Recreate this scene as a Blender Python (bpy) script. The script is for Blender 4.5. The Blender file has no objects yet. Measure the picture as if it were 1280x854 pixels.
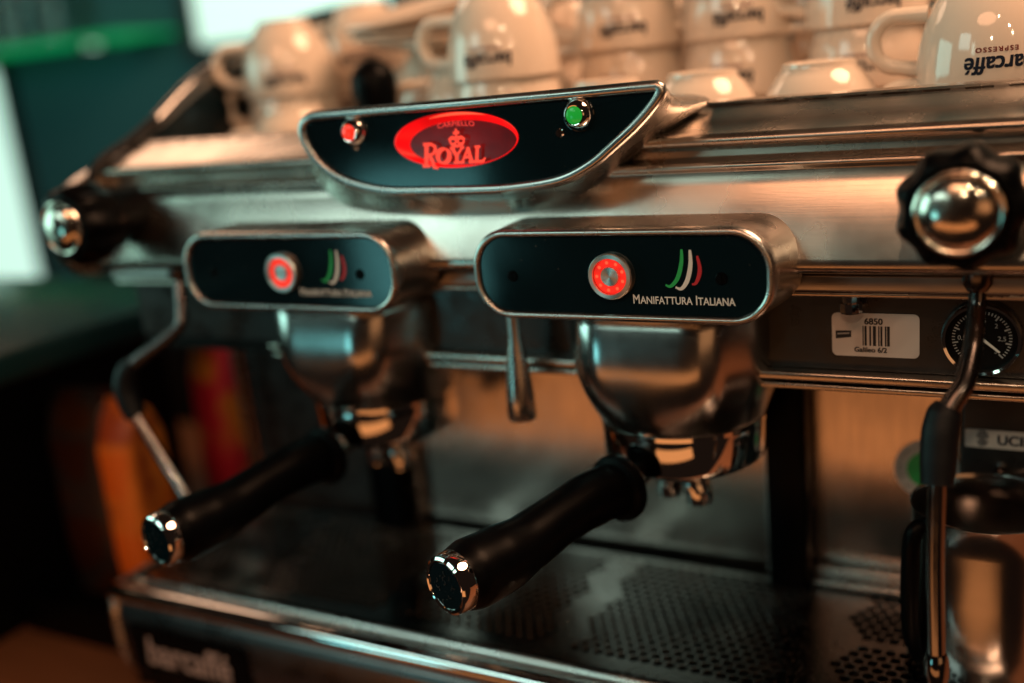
import bpy, bmesh, math, random
from mathutils import Vector, Matrix
random.seed(7)
PI = math.pi
S = bpy.context.scene
COL = S.collection
R = math.radians

# ------------------------------------------------------------------ camera
cd = bpy.data.cameras.new('camera'); cam = bpy.data.objects.new('camera', cd); COL.objects.link(cam)
rx = Vector((0.87719745, 0.47013201, -0.0974707)); uy = Vector((-0.03987261, 0.2736382, 0.96100589)); fw = Vector((-0.47847133, 0.8391055, -0.25878012))
M = Matrix((rx, uy, -fw)).transposed().to_4x4(); M.translation = (0.19592, -0.44068, 0.52232)
cam.matrix_world = M
cd.sensor_width = 36; cd.lens = 36 * 1320 / 1280
cd.clip_start = 0.01; cd.clip_end = 50
cd.dof.use_dof = True; cd.dof.focus_distance = 0.483; cd.dof.aperture_fstop = (cd.lens * 0.001) / 0.0165
cd.dof.aperture_blades = 0
S.camera = cam

# ------------------------------------------------------------------ world, lamps, exposure
W = bpy.data.worlds.new('World'); S.world = W; W.use_nodes = True
bg = W.node_tree.nodes['Background']; bg.inputs[0].default_value = (0.055, 0.030, 0.020, 1); bg.inputs[1].default_value = 0.20
S.view_settings.view_transform = 'Standard'; S.view_settings.look = 'None'
S.view_settings.exposure = 0; S.view_settings.gamma = 1

def area(name, loc, target, sx, sy, power, col):
    l = bpy.data.lights.new(name, 'AREA'); l.shape = 'RECTANGLE'; l.size = sx; l.size_y = sy
    l.energy = power; l.color = col
    o = bpy.data.objects.new(name, l); COL.objects.link(o); o.location = loc
    o.rotation_euler = (Vector(target) - Vector(loc)).to_track_quat('-Z', 'Y').to_euler()
    return o
def bulb(name, loc, rad, power, col):
    l = bpy.data.lights.new(name, 'POINT'); l.shadow_soft_size = rad; l.energy = power; l.color = col
    o = bpy.data.objects.new(name, l); COL.objects.link(o); o.location = loc
    return o
WARM = (1.0, 0.56, 0.27); TEAL = (0.50, 1.0, 0.86)
area('window_light_left', (-1.9, -0.5, 0.75), (-0.1, 0.05, 0.42), 1.0, 0.9, 9, TEAL)
area('window_light_behind', (-1.35, -1.75, 1.45), (-0.1, 0.05, 0.40), 0.8, 0.5, 4.5, (0.66, 1.0, 0.90))
area('warm_ceiling_light', (0.7, 0.35, 1.7), (-0.05, 0.2, 0.45), 0.9, 0.7, 30, (1.0, 0.55, 0.31)).data.shape = 'ELLIPSE'
area('warm_room_light', (0.0, -1.70, 2.05), (0.02, 0.05, 0.45), 1.2, 0.5, 9.5, (1.0, 0.46, 0.24)).data.shape = 'ELLIPSE'
area('window_light_low', (-1.07, -1.42, 0.17), (-0.16, 0.0, 0.42), 0.26, 0.30, 0.75, (0.30, 1.0, 1.0))
area('window_light_centre', (-0.78, -2.05, 1.22), (0.02, 0.02, 0.39), 0.22, 0.32, 0.8, (0.66, 1.0, 0.84))
area('warm_side_light', (1.5, -1.4, 0.55), (0.0, 0.08, 0.35), 1.2, 0.7, 1.6, (1.0, 0.44, 0.17))
area('warm_back_light', (-1.75, 0.95, 1.55), (-0.25, 0.15, 0.48), 0.8, 0.5, 3.2, (1.0, 0.60, 0.38)).data.shape = 'ELLIPSE'
area('added_low_warm_fill', (-0.10, -1.15, -0.19), (0.0, 0.10, 0.30), 1.7, 0.28, 1.25, (1.0, 0.36, 0.11))  # added lamp below the counter, puts orange light on splash and bowls
for i, (p, e) in enumerate([((0.45, -0.75, 1.30), 2.2), ((0.25, -0.95, 0.98), 1.6), ((0.75, -0.6, 0.95), 1.6), ((0.95, -1.0, 1.35), 2.2)]):
    bulb('pendant_bulb_light', p, 0.012, e*1.8, (1.0, 0.70, 0.42))

# ------------------------------------------------------------------ materials
def newmat(name):
    m = bpy.data.materials.new(name); m.use_nodes = True
    return m, m.node_tree, m.node_tree.nodes['Principled BSDF']
def setp(b, **k):
    for a, v in k.items():
        b.inputs[a.replace('_', ' ')].default_value = v
def c4(c): return (c[0], c[1], c[2], 1)
def mat_basic(name, col, rough=0.5, metal=0.0, var=0.0, vscale=60, bump=0.0, bscale=300, coat=0.0, spec=0.5, rvar=0.0):
    m, t, b = newmat(name); n = t.nodes; L = t.links
    setp(b, Roughness=rough, Metallic=metal, Specular_IOR_Level=spec, Coat_Weight=coat, Coat_Roughness=0.05)
    b.inputs['Base Color'].default_value = c4(col)
    tc = n.new('ShaderNodeTexCoord')
    if var or rvar:
        nz = n.new('ShaderNodeTexNoise'); nz.inputs['Scale'].default_value = vscale; nz.inputs['Detail'].default_value = 6
        L.new(tc.outputs['Object'], nz.inputs['Vector'])
        if var:
            mx = n.new('ShaderNodeMix'); mx.data_type = 'RGBA'
            mx.inputs[6].default_value = c4([x * (1 - var) for x in col]); mx.inputs[7].default_value = c4([min(1, x * (1 + var)) for x in col])
            L.new(nz.outputs[0], mx.inputs[0]); L.new(mx.outputs[2], b.inputs['Base Color'])
        if rvar:
            mr = n.new('ShaderNodeMapRange'); mr.inputs[1].default_value = 0.35; mr.inputs[2].default_value = 0.7
            mr.inputs[3].default_value = max(0.01, rough - rvar); mr.inputs[4].default_value = rough + rvar
            L.new(nz.outputs[0], mr.inputs[0]); L.new(mr.outputs[0], b.inputs['Roughness'])
    if bump:
        n2 = n.new('ShaderNodeTexNoise'); n2.inputs['Scale'].default_value = bscale; n2.inputs['Detail'].default_value = 4
        L.new(tc.outputs['Object'], n2.inputs['Vector'])
        bp = n.new('ShaderNodeBump'); bp.inputs['Strength'].default_value = bump; bp.inputs['Distance'].default_value = 0.0005
        L.new(n2.outputs[0], bp.inputs['Height']); L.new(bp.outputs[0], b.inputs['Normal'])
    return m
def mat_brushed(name, col, rough=0.28, stretch=(2, 900, 900), bump=0.12, aniso=0.5, var=0.12):
    m, t, b = newmat(name); n = t.nodes; L = t.links
    setp(b, Roughness=rough, Metallic=1.0, Anisotropic=aniso)
    tc = n.new('ShaderNodeTexCoord'); mp = n.new('ShaderNodeMapping'); mp.inputs['Scale'].default_value = stretch
    L.new(tc.outputs['Object'], mp.inputs[0])
    nz = n.new('ShaderNodeTexNoise'); nz.inputs['Scale'].default_value = 3; nz.inputs['Detail'].default_value = 5
    L.new(mp.outputs[0], nz.inputs['Vector'])
    sm = n.new('ShaderNodeTexNoise'); sm.inputs['Scale'].default_value = 22; sm.inputs['Detail'].default_value = 7
    L.new(tc.outputs['Object'], sm.inputs['Vector'])
    mx = n.new('ShaderNodeMix'); mx.data_type = 'RGBA'
    mx.inputs[6].default_value = c4([x * (1 - var) for x in col]); mx.inputs[7].default_value = c4([min(1, x * (1 + var)) for x in col])
    L.new(nz.outputs[0], mx.inputs[0]); L.new(mx.outputs[2], b.inputs['Base Color'])
    mr = n.new('ShaderNodeMapRange'); mr.inputs[1].default_value = 0.35; mr.inputs[2].default_value = 0.7
    mr.inputs[3].default_value = rough * 0.8; mr.inputs[4].default_value = rough * 1.3
    L.new(sm.outputs[0], mr.inputs[0]); L.new(mr.outputs[0], b.inputs['Roughness'])
    bp = n.new('ShaderNodeBump'); bp.inputs['Strength'].default_value = bump; bp.inputs['Distance'].default_value = 0.0002
    L.new(nz.outputs[0], bp.inputs['Height']); L.new(bp.outputs[0], b.inputs['Normal'])
    tg = n.new('ShaderNodeTangent'); tg.direction_type = 'RADIAL'; tg.axis = 'Z'
    L.new(tg.outputs[0], b.inputs['Tangent'])
    return m
def mat_emit(name, col, strength, base=None, rough=0.3):
    m, t, b = newmat(name)
    b.inputs['Base Color'].default_value = c4(base or col); setp(b, Roughness=rough)
    b.inputs['Emission Color'].default_value = c4(col); b.inputs['Emission Strength'].default_value = strength
    return m
def mat_dusty_glass(name, col=(0.002, 0.009, 0.013)):
    m, t, b = newmat(name); n = t.nodes; L = t.links
    setp(b, Roughness=0.06, Specular_IOR_Level=0.5)
    tc = n.new('ShaderNodeTexCoord')
    v = n.new('ShaderNodeTexVoronoi'); v.inputs['Scale'].default_value = 230; L.new(tc.outputs['Object'], v.inputs['Vector'])
    r = n.new('ShaderNodeValToRGB'); r.color_ramp.elements[0].position = 0.03; r.color_ramp.elements[0].color = (1, 1, 1, 1)
    r.color_ramp.elements[1].position = 0.07; r.color_ramp.elements[1].color = (0, 0, 0, 1)
    L.new(v.outputs['Distance'], r.inputs[0])
    nz = n.new('ShaderNodeTexNoise'); nz.inputs['Scale'].default_value = 35; L.new(tc.outputs['Object'], nz.inputs['Vector'])
    r2 = n.new('ShaderNodeValToRGB'); r2.color_ramp.elements[0].position = 0.46; r2.color_ramp.elements[1].position = 0.62
    L.new(nz.outputs[0], r2.inputs[0])
    mu = n.new('ShaderNodeMath'); mu.operation = 'MULTIPLY'; L.new(r.outputs[0], mu.inputs[0]); L.new(r2.outputs[0], mu.inputs[1])
    mx = n.new('ShaderNodeMix'); mx.data_type = 'RGBA'; mx.inputs[6].default_value = c4(col); mx.inputs[7].default_value = (0.16, 0.14, 0.12, 1)
    L.new(mu.outputs[0], mx.inputs[0]); L.new(mx.outputs[2], b.inputs['Base Color'])
    mr = n.new('ShaderNodeMapRange'); mr.inputs[3].default_value = 0.03; mr.inputs[4].default_value = 0.15
    L.new(nz.outputs[0], mr.inputs[0]); L.new(mr.outputs[0], b.inputs['Roughness'])
    return m
M_STEEL = mat_brushed('brushed_steel', (0.56, 0.50, 0.45), 0.25, aniso=0.25)
M_STEELD = mat_brushed('dark_brushed_steel', (0.36, 0.34, 0.33), 0.33)
M_SPLASH = mat_brushed('splash_steel', (0.50, 0.44, 0.40), 0.20, stretch=(160, 160, 9), bump=0.22, aniso=0.2, var=0.28)
M_SATIN = mat_basic('satin_metal', (0.58, 0.56, 0.54), 0.27, 1.0, var=0.06, vscale=40, bump=0.05, bscale=2500, rvar=0.05)
M_BOWL = mat_basic('bowl_metal', (0.50, 0.49, 0.48), 0.23, 1.0, var=0.08, vscale=30, bump=0.03, bscale=1800, rvar=0.05)
M_CHROME = mat_basic('chrome', (0.80, 0.79, 0.78), 0.045, 1.0, rvar=0.03, vscale=50)
M_GLASS = mat_dusty_glass('black_glass')
M_BLACK = mat_basic('black_plastic', (0.0012, 0.0014, 0.0019), 0.36, 0, spec=0.07, bump=0.10, bscale=1500, rvar=0.06)
M_RUBBER = mat_basic('black_rubber', (0.003, 0.004, 0.006), 0.5, 0, spec=0.2, bump=0.2, bscale=900)
M_DARKP = mat_basic('dark_panel', (0.016, 0.015, 0.015), 0.34, 0, var=0.3, vscale=90, rvar=0.08)
M_WAND = mat_basic('wand_steel', (0.28, 0.27, 0.27), 0.12, 1.0, rvar=0.05, vscale=80)  # wand chrome darkened in colour for the dark room it reflects
M_APRON = mat_basic('apron_steel', (0.11, 0.10, 0.10), 0.28, 1.0, var=0.15, vscale=30, rvar=0.07)
M_PLATEW = mat_basic('shaded_name_plate_print', (0.42, 0.30, 0.27), 0.5)  # white lettering dimmed in its colour, as if unlit
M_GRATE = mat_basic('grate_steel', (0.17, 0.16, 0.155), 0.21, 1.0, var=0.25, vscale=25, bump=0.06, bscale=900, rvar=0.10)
M_PORC = mat_basic('porcelain', (0.80, 0.68, 0.58), 0.07, 0, var=0.03, vscale=15, coat=0.6, rvar=0.03)
M_INK = mat_basic('navy_ink', (0.012, 0.018, 0.035), 0.7, spec=0.1)
M_REDINK = mat_basic('dark_red_ink', (0.16, 0.012, 0.012), 0.7, spec=0.1)
M_PRINTW = mat_basic('white_print', (0.78, 0.74, 0.70), 0.5)
M_PRINTG = mat_basic('green_print', (0.02, 0.42, 0.10), 0.45)
M_PRINTR = mat_basic('red_print', (0.55, 0.02, 0.03), 0.45)
M_STICK = mat_basic('sticker_paper', (0.62, 0.56, 0.52), 0.45, var=0.07, vscale=50)
M_STICKI = mat_basic('sticker_ink', (0.01, 0.01, 0.012), 0.5)
M_GREY = mat_basic('grey_print', (0.34, 0.34, 0.34), 0.5)
M_GLOW = mat_emit('red_glow', (1.0, 0.022, 0.010), 0.9, (0.4, 0.01, 0.01))
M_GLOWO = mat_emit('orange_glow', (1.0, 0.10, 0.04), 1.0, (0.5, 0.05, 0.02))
M_OVAL = mat_emit('red_logo_glow', (1.0, 0.004, 0.006), 1.0, (0.4, 0.0, 0.0))
M_OVALD = mat_emit('dim_red_logo', (1.0, 0.010, 0.016), 0.085, (0.05, 0.006, 0.010), 0.15)
def uneven(m, lo, hi, scale):
    n = m.node_tree.nodes; L = m.node_tree.links; b = n['Principled BSDF']
    tc = n.new('ShaderNodeTexCoord'); nz = n.new('ShaderNodeTexNoise'); nz.inputs['Scale'].default_value = scale; nz.inputs['Detail'].default_value = 2
    L.new(tc.outputs['Object'], nz.inputs['Vector']); mr = n.new('ShaderNodeMapRange'); mr.inputs[1].default_value = 0.3; mr.inputs[2].default_value = 0.7
    mr.inputs[3].default_value = lo; mr.inputs[4].default_value = hi; L.new(nz.outputs[0], mr.inputs[0]); L.new(mr.outputs[0], b.inputs['Emission Strength'])
uneven(M_OVAL, 0.65, 1.2, 40); uneven(M_OVALD, 0.03, 0.13, 60); uneven(M_GLOW, 0.6, 1.1, 120)
M_LETTER = mat_emit('logo_letter_glow', (1.0, 0.06, 0.028), 1.05, (0.5, 0.02, 0.02))
M_GREENB = mat_emit('green_lens', (0.01, 0.30, 0.03), 0.75, (0.01, 0.25, 0.03), 0.18)
M_REDB = mat_emit('red_lens', (1.0, 0.03, 0.01), 1.0, (0.4, 0.01, 0.01), 0.18)
M_WALL = mat_basic('teal_wall', (0.016, 0.105, 0.135), 0.75, var=0.12, vscale=3)
M_WINDOW = mat_emit('daylit_window', (0.66, 0.98, 0.86), 0.88)
M_GREENG = mat_emit('glowing_green_glass', (0.0, 0.42, 0.12), 0.55, (0.0, 0.2, 0.06))  # glow put into the shelf glass as emission
M_WOOD = None
def mat_wood():
    m, t, b = newmat('counter_wood'); n = t.nodes; L = t.links
    tc = n.new('ShaderNodeTexCoord'); mp = n.new('ShaderNodeMapping'); mp.inputs['Scale'].default_value = (3, 40, 40)
    L.new(tc.outputs['Object'], mp.inputs[0]); nz = n.new('ShaderNodeTexNoise'); nz.inputs['Scale'].default_value = 3; nz.inputs['Detail'].default_value = 8
    L.new(mp.outputs[0], nz.inputs['Vector']); mx = n.new('ShaderNodeMix'); mx.data_type = 'RGBA'
    mx.inputs[6].default_value = (0.16, 0.060, 0.028, 1); mx.inputs[7].default_value = (0.30, 0.12, 0.055, 1)
    L.new(nz.outputs[0], mx.inputs[0]); L.new(mx.outputs[2], b.inputs['Base Color']); setp(b, Roughness=0.45)
    return m
M_WOOD = mat_wood()
def mat_clear():
    m, t, b = newmat('clear_glass'); setp(b, Roughness=0.02, Transmission_Weight=1.0, IOR=1.45)
    b.inputs['Base Color'].default_value = (0.92, 0.98, 0.97, 1)
    return m
M_CLEAR = mat_clear()
def mat_bag(name, c1, c2, c3):
    m, t, b = newmat(name); n = t.nodes; L = t.links
    tc = n.new('ShaderNodeTexCoord'); nz = n.new('ShaderNodeTexNoise'); nz.inputs['Scale'].default_value = 22; nz.inputs['Detail'].default_value = 1
    L.new(tc.outputs['Object'], nz.inputs['Vector']); r = n.new('ShaderNodeValToRGB'); e = r.color_ramp.elements
    e[0].position = 0.42; e[0].color = c4(c1); e[1].position = 0.60; e[1].color = c4(c3)
    k = e.new(0.5); k.color = c4(c2); L.new(nz.outputs[0], r.inputs[0]); L.new(r.outputs[0], b.inputs['Base Color']); setp(b, Roughness=0.4)
    return m
M_BAGO = mat_bag('orange_bag', (0.95, 0.20, 0.02), (0.95, 0.28, 0.04), (0.45, 0.08, 0.02))
M_BAGD = mat_bag('shaded_bag_side', (0.045, 0.012, 0.006), (0.03, 0.03, 0.035), (0.06, 0.018, 0.006))  # shade of the orange bag's left side, put into a bag colour
M_BAGR = mat_bag('crimson_bag', (0.60, 0.02, 0.05), (0.62, 0.03, 0.06), (0.65, 0.22, 0.03))

# ------------------------------------------------------------------ mesh helpers
BASE = {}          # object name -> world offset of its local frame
def off(parent):
    return BASE.get(parent.name, Vector((0, 0, 0))) if parent else Vector((0, 0, 0))
def mk(name, verts, faces, m, parent=None, smooth=True, base=None, angle=35):
    o0 = Vector(base) if base is not None else off(parent)
    me = bpy.data.meshes.new(name)
    me.from_pydata([tuple(Vector(v) - o0) for v in verts], [], faces); me.update()
    bm = bmesh.new(); bm.from_mesh(me); bmesh.ops.recalc_face_normals(bm, faces=bm.faces); bm.to_mesh(me); bm.free()
    if smooth:
        for p in me.polygons: p.use_smooth = True
        try: me.set_sharp_from_angle(angle=R(angle))
        except Exception: pass
    me.materials.append(m)
    o = bpy.data.objects.new(name, me); COL.objects.link(o)
    if parent: o.parent = parent
    else: o.location = o0
    BASE[o.name] = o0
    return o
def thing(name, label, cat, base, group=None, rz=0):
    o = bpy.data.objects.new(name, None); COL.objects.link(o); o.location = base; o.rotation_euler.z = rz
    o.empty_display_size = 0.02
    o['label'] = label; o['category'] = cat
    if group: o['group'] = group
    BASE[o.name] = Vector(base)
    return o
def tag(o, label, cat, group=None):
    o['label'] = label; o['category'] = cat
    if group: o['group'] = group
    return o
class MB:
    def __init__(s): s.v = []; s.f = []
    def add(s, v, f):
        k = len(s.v); s.v += [Vector(p) for p in v]; s.f += [tuple(i + k for i in q) for q in f]; return s
    def box(s, x0, x1, y0, y1, z0, z1):
        return s.add([(x0,y0,z0),(x1,y0,z0),(x1,y1,z0),(x0,y1,z0),(x0,y0,z1),(x1,y0,z1),(x1,y1,z1),(x0,y1,z1)],
                     [(0,3,2,1),(4,5,6,7),(0,1,5,4),(1,2,6,5),(2,3,7,6),(3,0,4,7)])
    def bbox(s, x0, x1, y0, y1, z0, z1, b=0.002):      # box with chamfered edges
        bm = bmesh.new(); bmesh.ops.create_cube(bm, size=1)
        for v in bm.verts: v.co = ((x0+x1)/2 + v.co.x*(x1-x0), (y0+y1)/2 + v.co.y*(y1-y0), (z0+z1)/2 + v.co.z*(z1-z0))
        bmesh.ops.bevel(bm, geom=list(bm.edges), offset=b, segments=3, profile=0.5, affect='EDGES')
        bm.verts.index_update(); s.add([v.co for v in bm.verts], [[v.index for v in f.verts] for f in bm.faces]); bm.free(); return s
    def loft(s, rings, cap0=True, cap1=True, closed=True):
        n = len(rings[0]); v = [p for r in rings for p in r]; f = []
        for i in range(len(rings) - 1):
            for j in range(n if closed else n - 1):
                k = (j + 1) % n
                f.append((i*n+j, i*n+k, (i+1)*n+k, (i+1)*n+j))
        if cap0: f.append(tuple(range(n - 1, -1, -1)))
        if cap1: f.append(tuple((len(rings)-1)*n + j for j in range(n)))
        return s.add(v, f)
    def lathe(s, prof, c=(0,0,0), axis='Z', seg=48, cap0=False, cap1=False):
        c = Vector(c); rings = []
        for r, h in prof:
            ring = []
            for j in range(seg):
                a = 2*PI*j/seg; x, y = r*math.cos(a), r*math.sin(a)
                ring.append(c + (Vector((x,y,h)) if axis == 'Z' else Vector((x,h,y)) if axis == 'Y' else Vector((h,x,y))))
            rings.append(ring)
        return s.loft(rings, cap0, cap1)
    def lathe_dir(s, prof, c, d, seg=32, cap0=False, cap1=False):
        c = Vector(c); d = Vector(d).normalized(); a = d.orthogonal().normalized(); b = d.cross(a); rings = []
        for r, h in prof:
            rings.append([c + d*h + a*(r*math.cos(2*PI*j/seg)) + b*(r*math.sin(2*PI*j/seg)) for j in range(seg)])
        return s.loft(rings, cap0, cap1)
    def tube(s, pts, rad, seg=20, n=10, squash=None):
        P = [Vector(p) for p in pts]; k = len(P)
        rr = rad if isinstance(rad, (list, tuple)) else [rad]*k
        path = []; rads = []
        for i in range(k - 1):
            p0 = P[max(i-1,0)]; p1 = P[i]; p2 = P[i+1]; p3 = P[min(i+2,k-1)]
            for j in range(n + (1 if i == k-2 else 0)):
                t = j/n; path.append(0.5*((2*p1)+(p2-p0)*t+(2*p0-5*p1+4*p2-p3)*t*t+(3*p1-p0-3*p2+p3)*t**3))
                q = t*t*(3-2*t); rads.append(rr[i]*(1-q)+rr[i+1]*q)
        rings = []; up = None
        for i, p in enumerate(path):
            d = (path[min(i+1,len(path)-1)] - path[max(i-1,0)]).normalized()
            up = d.orthogonal().normalized() if up is None else (up - d*up.dot(d)).normalized()
            b = d.cross(up)
            rings.append([p + up*(rads[i]*math.cos(2*PI*j/seg)) + b*(rads[i]*math.sin(2*PI*j/seg)) for j in range(seg)])
        return s.loft(rings)
    def build(s, name, m, parent=None, **k): return mk(name, s.v, s.f, m, parent, **k)
def lerp(a, b, t): return a + (b - a)*t
def rrect(w, h, r, n=8):                        # rounded rectangle outline, centred
    out = []
    for cx, cy, a0 in ((w/2-r, h/2-r, 0), (-w/2+r, h/2-r, 90), (-w/2+r, -h/2+r, 180), (w/2-r, -h/2+r, 270)):
        for i in range(n + 1):
            a = R(a0 + 90*i/n); out.append((cx + r*math.cos(a), cy + r*math.sin(a)))
    return out
def resample(pts, n):                           # closed smooth outline through pts
    k = len(pts); dense = []
    P = [Vector((p[0], p[1])) for p in pts]
    for i in range(k):
        p0, p1, p2, p3 = P[i-1], P[i], P[(i+1) % k], P[(i+2) % k]
        for j in range(16):
            t = j/16; dense.append(0.5*((2*p1)+(p2-p0)*t+(2*p0-5*p1+4*p2-p3)*t*t+(3*p1-p0-3*p2+p3)*t**3))
    L = [0]
    for i in range(len(dense)): L.append(L[-1] + (dense[(i+1) % len(dense)] - dense[i]).length)
    out = []; j = 0
    for i in range(n):
        s = L[-1]*i/n
        while L[j+1] < s: j += 1
        t = (s - L[j])/max(1e-9, L[j+1]-L[j]); out.append(tuple(dense[j].lerp(dense[(j+1) % len(dense)], t)))
    return out
def inset(pts, d):                              # move a ccw/cw outline inwards by d
    k = len(pts); A = sum(pts[i-1][0]*pts[i][1]-pts[i][0]*pts[i-1][1] for i in range(k)); sg = 1 if A > 0 else -1; out = []
    for i in range(k):
        a = Vector(pts[i-1]); b = Vector(pts[(i+1) % k]); t = (b-a).normalized()
        out.append((pts[i][0] - t.y*d*sg, pts[i][1] + t.x*d*sg))
    return out
_fc = {}
def text_mesh(s, size, bold=0.0, sx=1.0, shear=0.0, space=1.0, smallcaps=False):
    key = (s, size, bold, sx, shear, space)
    if key in _fc: return _fc[key]
    cu = bpy.data.curves.new('lettering', 'FONT'); cu.body = s; cu.size = size; cu.align_x = 'CENTER'; cu.align_y = 'CENTER'
    cu.offset = bold; cu.shear = shear; cu.space_character = space; cu.resolution_u = 4
    o = bpy.data.objects.new('lettering', cu); COL.objects.link(o)
    dg = bpy.context.evaluated_depsgraph_get(); dg.update()
    me = bpy.data.meshes.new_from_object(o.evaluated_get(dg))
    r = ([(v.co.x*sx, v.co.y) for v in me.vertices], [tuple(p.vertices) for p in me.polygons])
    bpy.data.objects.remove(o); bpy.data.curves.remove(cu); bpy.data.meshes.remove(me)
    _fc[key] = r; return r
def flat_add(mb, tm, fn): mb.add([fn(x, y) for x, y in tm[0]], tm[1])
def bold_add(mb, tm, fn, d, lift):
    for k, du in enumerate((0, -d, d)):
        for dv in ((0,) if k == 0 else (-d*.6, d*.6)):
            mb.add([lift(fn(x+du, y+dv), k*2 + (dv > 0)) for x, y in tm[0]], tm[1])
lift_y = lambda p, k: (p[0], p[1] - 0.000025*k, p[2])
lift_r = lambda p, k: (p[0]*(1+.0006*k), p[1]*(1+.0006*k), p[2])
def stroke(pts, w):                             # 2D ribbon with width(s); returns (verts2d, faces)
    k = len(pts); P = [Vector(p) for p in pts]; ws = w if isinstance(w, (list, tuple)) else [w]*k; v = []; f = []
    for i, p in enumerate(P):
        d = (P[min(i+1,k-1)] - P[max(i-1,0)]).normalized(); n = Vector((-d.y, d.x))
        v += [tuple(p + n*ws[i]/2), tuple(p - n*ws[i]/2)]
    for i in range(k-1): f.append((2*i, 2*i+1, 2*i+3, 2*i+2))
    return v, f
def disc2(r, n=32, cx=0, cy=0, ry=None):
    ry = ry or r
    return [(cx + r*math.cos(2*PI*i/n), cy + ry*math.sin(2*PI*i/n)) for i in range(n)], [tuple(range(n))]
def copy_part(o, parent, dloc):                 # a part and its sub-parts
    c = o.copy(); COL.objects.link(c); c.parent = parent; c.location = Vector(o.location) + Vector(dloc)
    for ch in list(o.children):
        d = ch.copy(); COL.objects.link(d); d.parent = c
    return c
def copy_tree(o, parent=None):
    c = o.copy(); COL.objects.link(c)
    if parent: c.parent = parent
    for ch in list(o.children): copy_tree(ch, c)
    return c

# ================================================================== THE SETTING
sb = MB(); sb.bbox(-2.2, 1.2, -0.10, 0.75, 0.06, 0.10, 0.004)
o = sb.build('counter', M_WOOD, base=(-0.5, 0.2, 0.06)); o['kind'] = 'structure'
o['label'] = 'brown wooden worktop under the coffee machine'
WY = 1.2
wl = MB(); wl.box(-3.4, 1.6, WY, WY+0.06, -0.4, 1.7)
o = wl.build('wall', M_WALL, smooth=False, base=(-1, WY, -0.4)); o['kind'] = 'structure'; o['label'] = 'dark teal back wall'

def window(label, x0, x1, z0, z1, mull):
    t = thing('window', label, 'window', ((x0+x1)/2, WY, z0))
    f = MB(); w = 0.03
    f.box(x0, x1, WY-0.02, WY-0.002, z0, z0+w); f.box(x0, x1, WY-0.02, WY-0.002, z1-w, z1)
    f.box(x0, x0+w, WY-0.02, WY-0.002, z0+w, z1-w); f.box(x1-w, x1, WY-0.02, WY-0.002, z0+w, z1-w)
    f.build('frame', M_DARKP, t, smooth=False)
    p = MB(); p.box(x0+w, x1-w, WY-0.012, WY-0.006, z0+w, z1-w); p.build('pane', M_WINDOW, t, smooth=False)
    return t
window('bright daylit window high behind the coffee cups', -1.405, -0.88, 0.575, 1.15, 1)
window('tall bright window at the left edge beside the teal wall', -3.1, -1.965, 0.02, 0.640, 1)

# glass shelf with glasses
t = thing('glass_shelf', 'green edged glass shelf on the teal wall holding glasses', 'shelf', (-1.75, WY, 0.615))
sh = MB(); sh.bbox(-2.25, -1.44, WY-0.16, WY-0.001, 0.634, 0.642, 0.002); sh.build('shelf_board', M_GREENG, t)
br = MB(); br.bbox(-1.56, -1.535, WY-0.15, WY-0.001, 0.616, 0.6335, 0.002); br.build('bracket', M_CHROME, t)
gl_prof = [(0.0, 0.004), (0.026, 0.004), (0.030, 0.05), (0.034, 0.13), (0.036, 0.13), (0.032, 0.05), (0.028, 0.0), (0.0, 0.0)]
gm = MB(); gm.lathe(gl_prof, (0,0,0), seg=32)
gls = None
for x, y, s, lb in ((-1.98, 1.10, 1.15, 'clear glass at the left end of the shelf'), (-1.90, 1.13, 1.0, 'short clear glass beside the leftmost glass on the shelf'),
                    (-1.80, 1.10, 1.2, 'tall clear glass in the middle of the glass shelf'), (-1.71, 1.12, 1.1, 'clear glass at the right end of the row on the shelf')):
    if gls is None: g = gls = mk('drinking_glass', gm.v, gm.f, M_CLEAR, base=(0, 0, 0))
    else: g = gls.copy(); COL.objects.link(g)
    g.location = (x, y, 0.6425); g.scale = (s, s, s); tag(g, lb, 'glass', 'glasses on the shelf')

# side cabinet
t = thing('side_cabinet', 'black cabinet with dark glossy teal top left of the machine', 'cabinet', (-1.0, 0.3, 0.10))
M_CABT = mat_basic('cabinet_top', (0.008, 0.030, 0.034), 0.22, 0, rvar=0.05, vscale=8)
M_CABB = mat_basic('cabinet_black', (0.0025, 0.0025, 0.003), 0.5, spec=0.12)
c = MB(); c.bbox(-1.9, -0.505, -0.30, 0.27, 0.326, 0.35, 0.003); c.build('cabinet_top', M_CABT, t)
c = MB(); c.bbox(-1.86, -0.580, -0.26, 0.25, 0.10, 0.3255, 0.002); c.build('cabinet_body', M_CABB, t)

t = thing('added_dark_cupboard', 'added black cupboard that darkens the gap behind the machine', 'cupboard', (0.1, 0.6, 0.10))  # made-up cupboard, hides the wall so the gap stays dark
c = MB(); c.bbox(-0.98, 1.1, 0.50, 0.74, 0.1005, 0.40, 0.003); c.build('cupboard_body', M_CABB, t)
c = MB(); c.bbox(-0.98, 1.1, 0.49, 0.74, 0.4005, 0.412, 0.003); c.build('cupboard_top', M_CABB, t)
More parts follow.
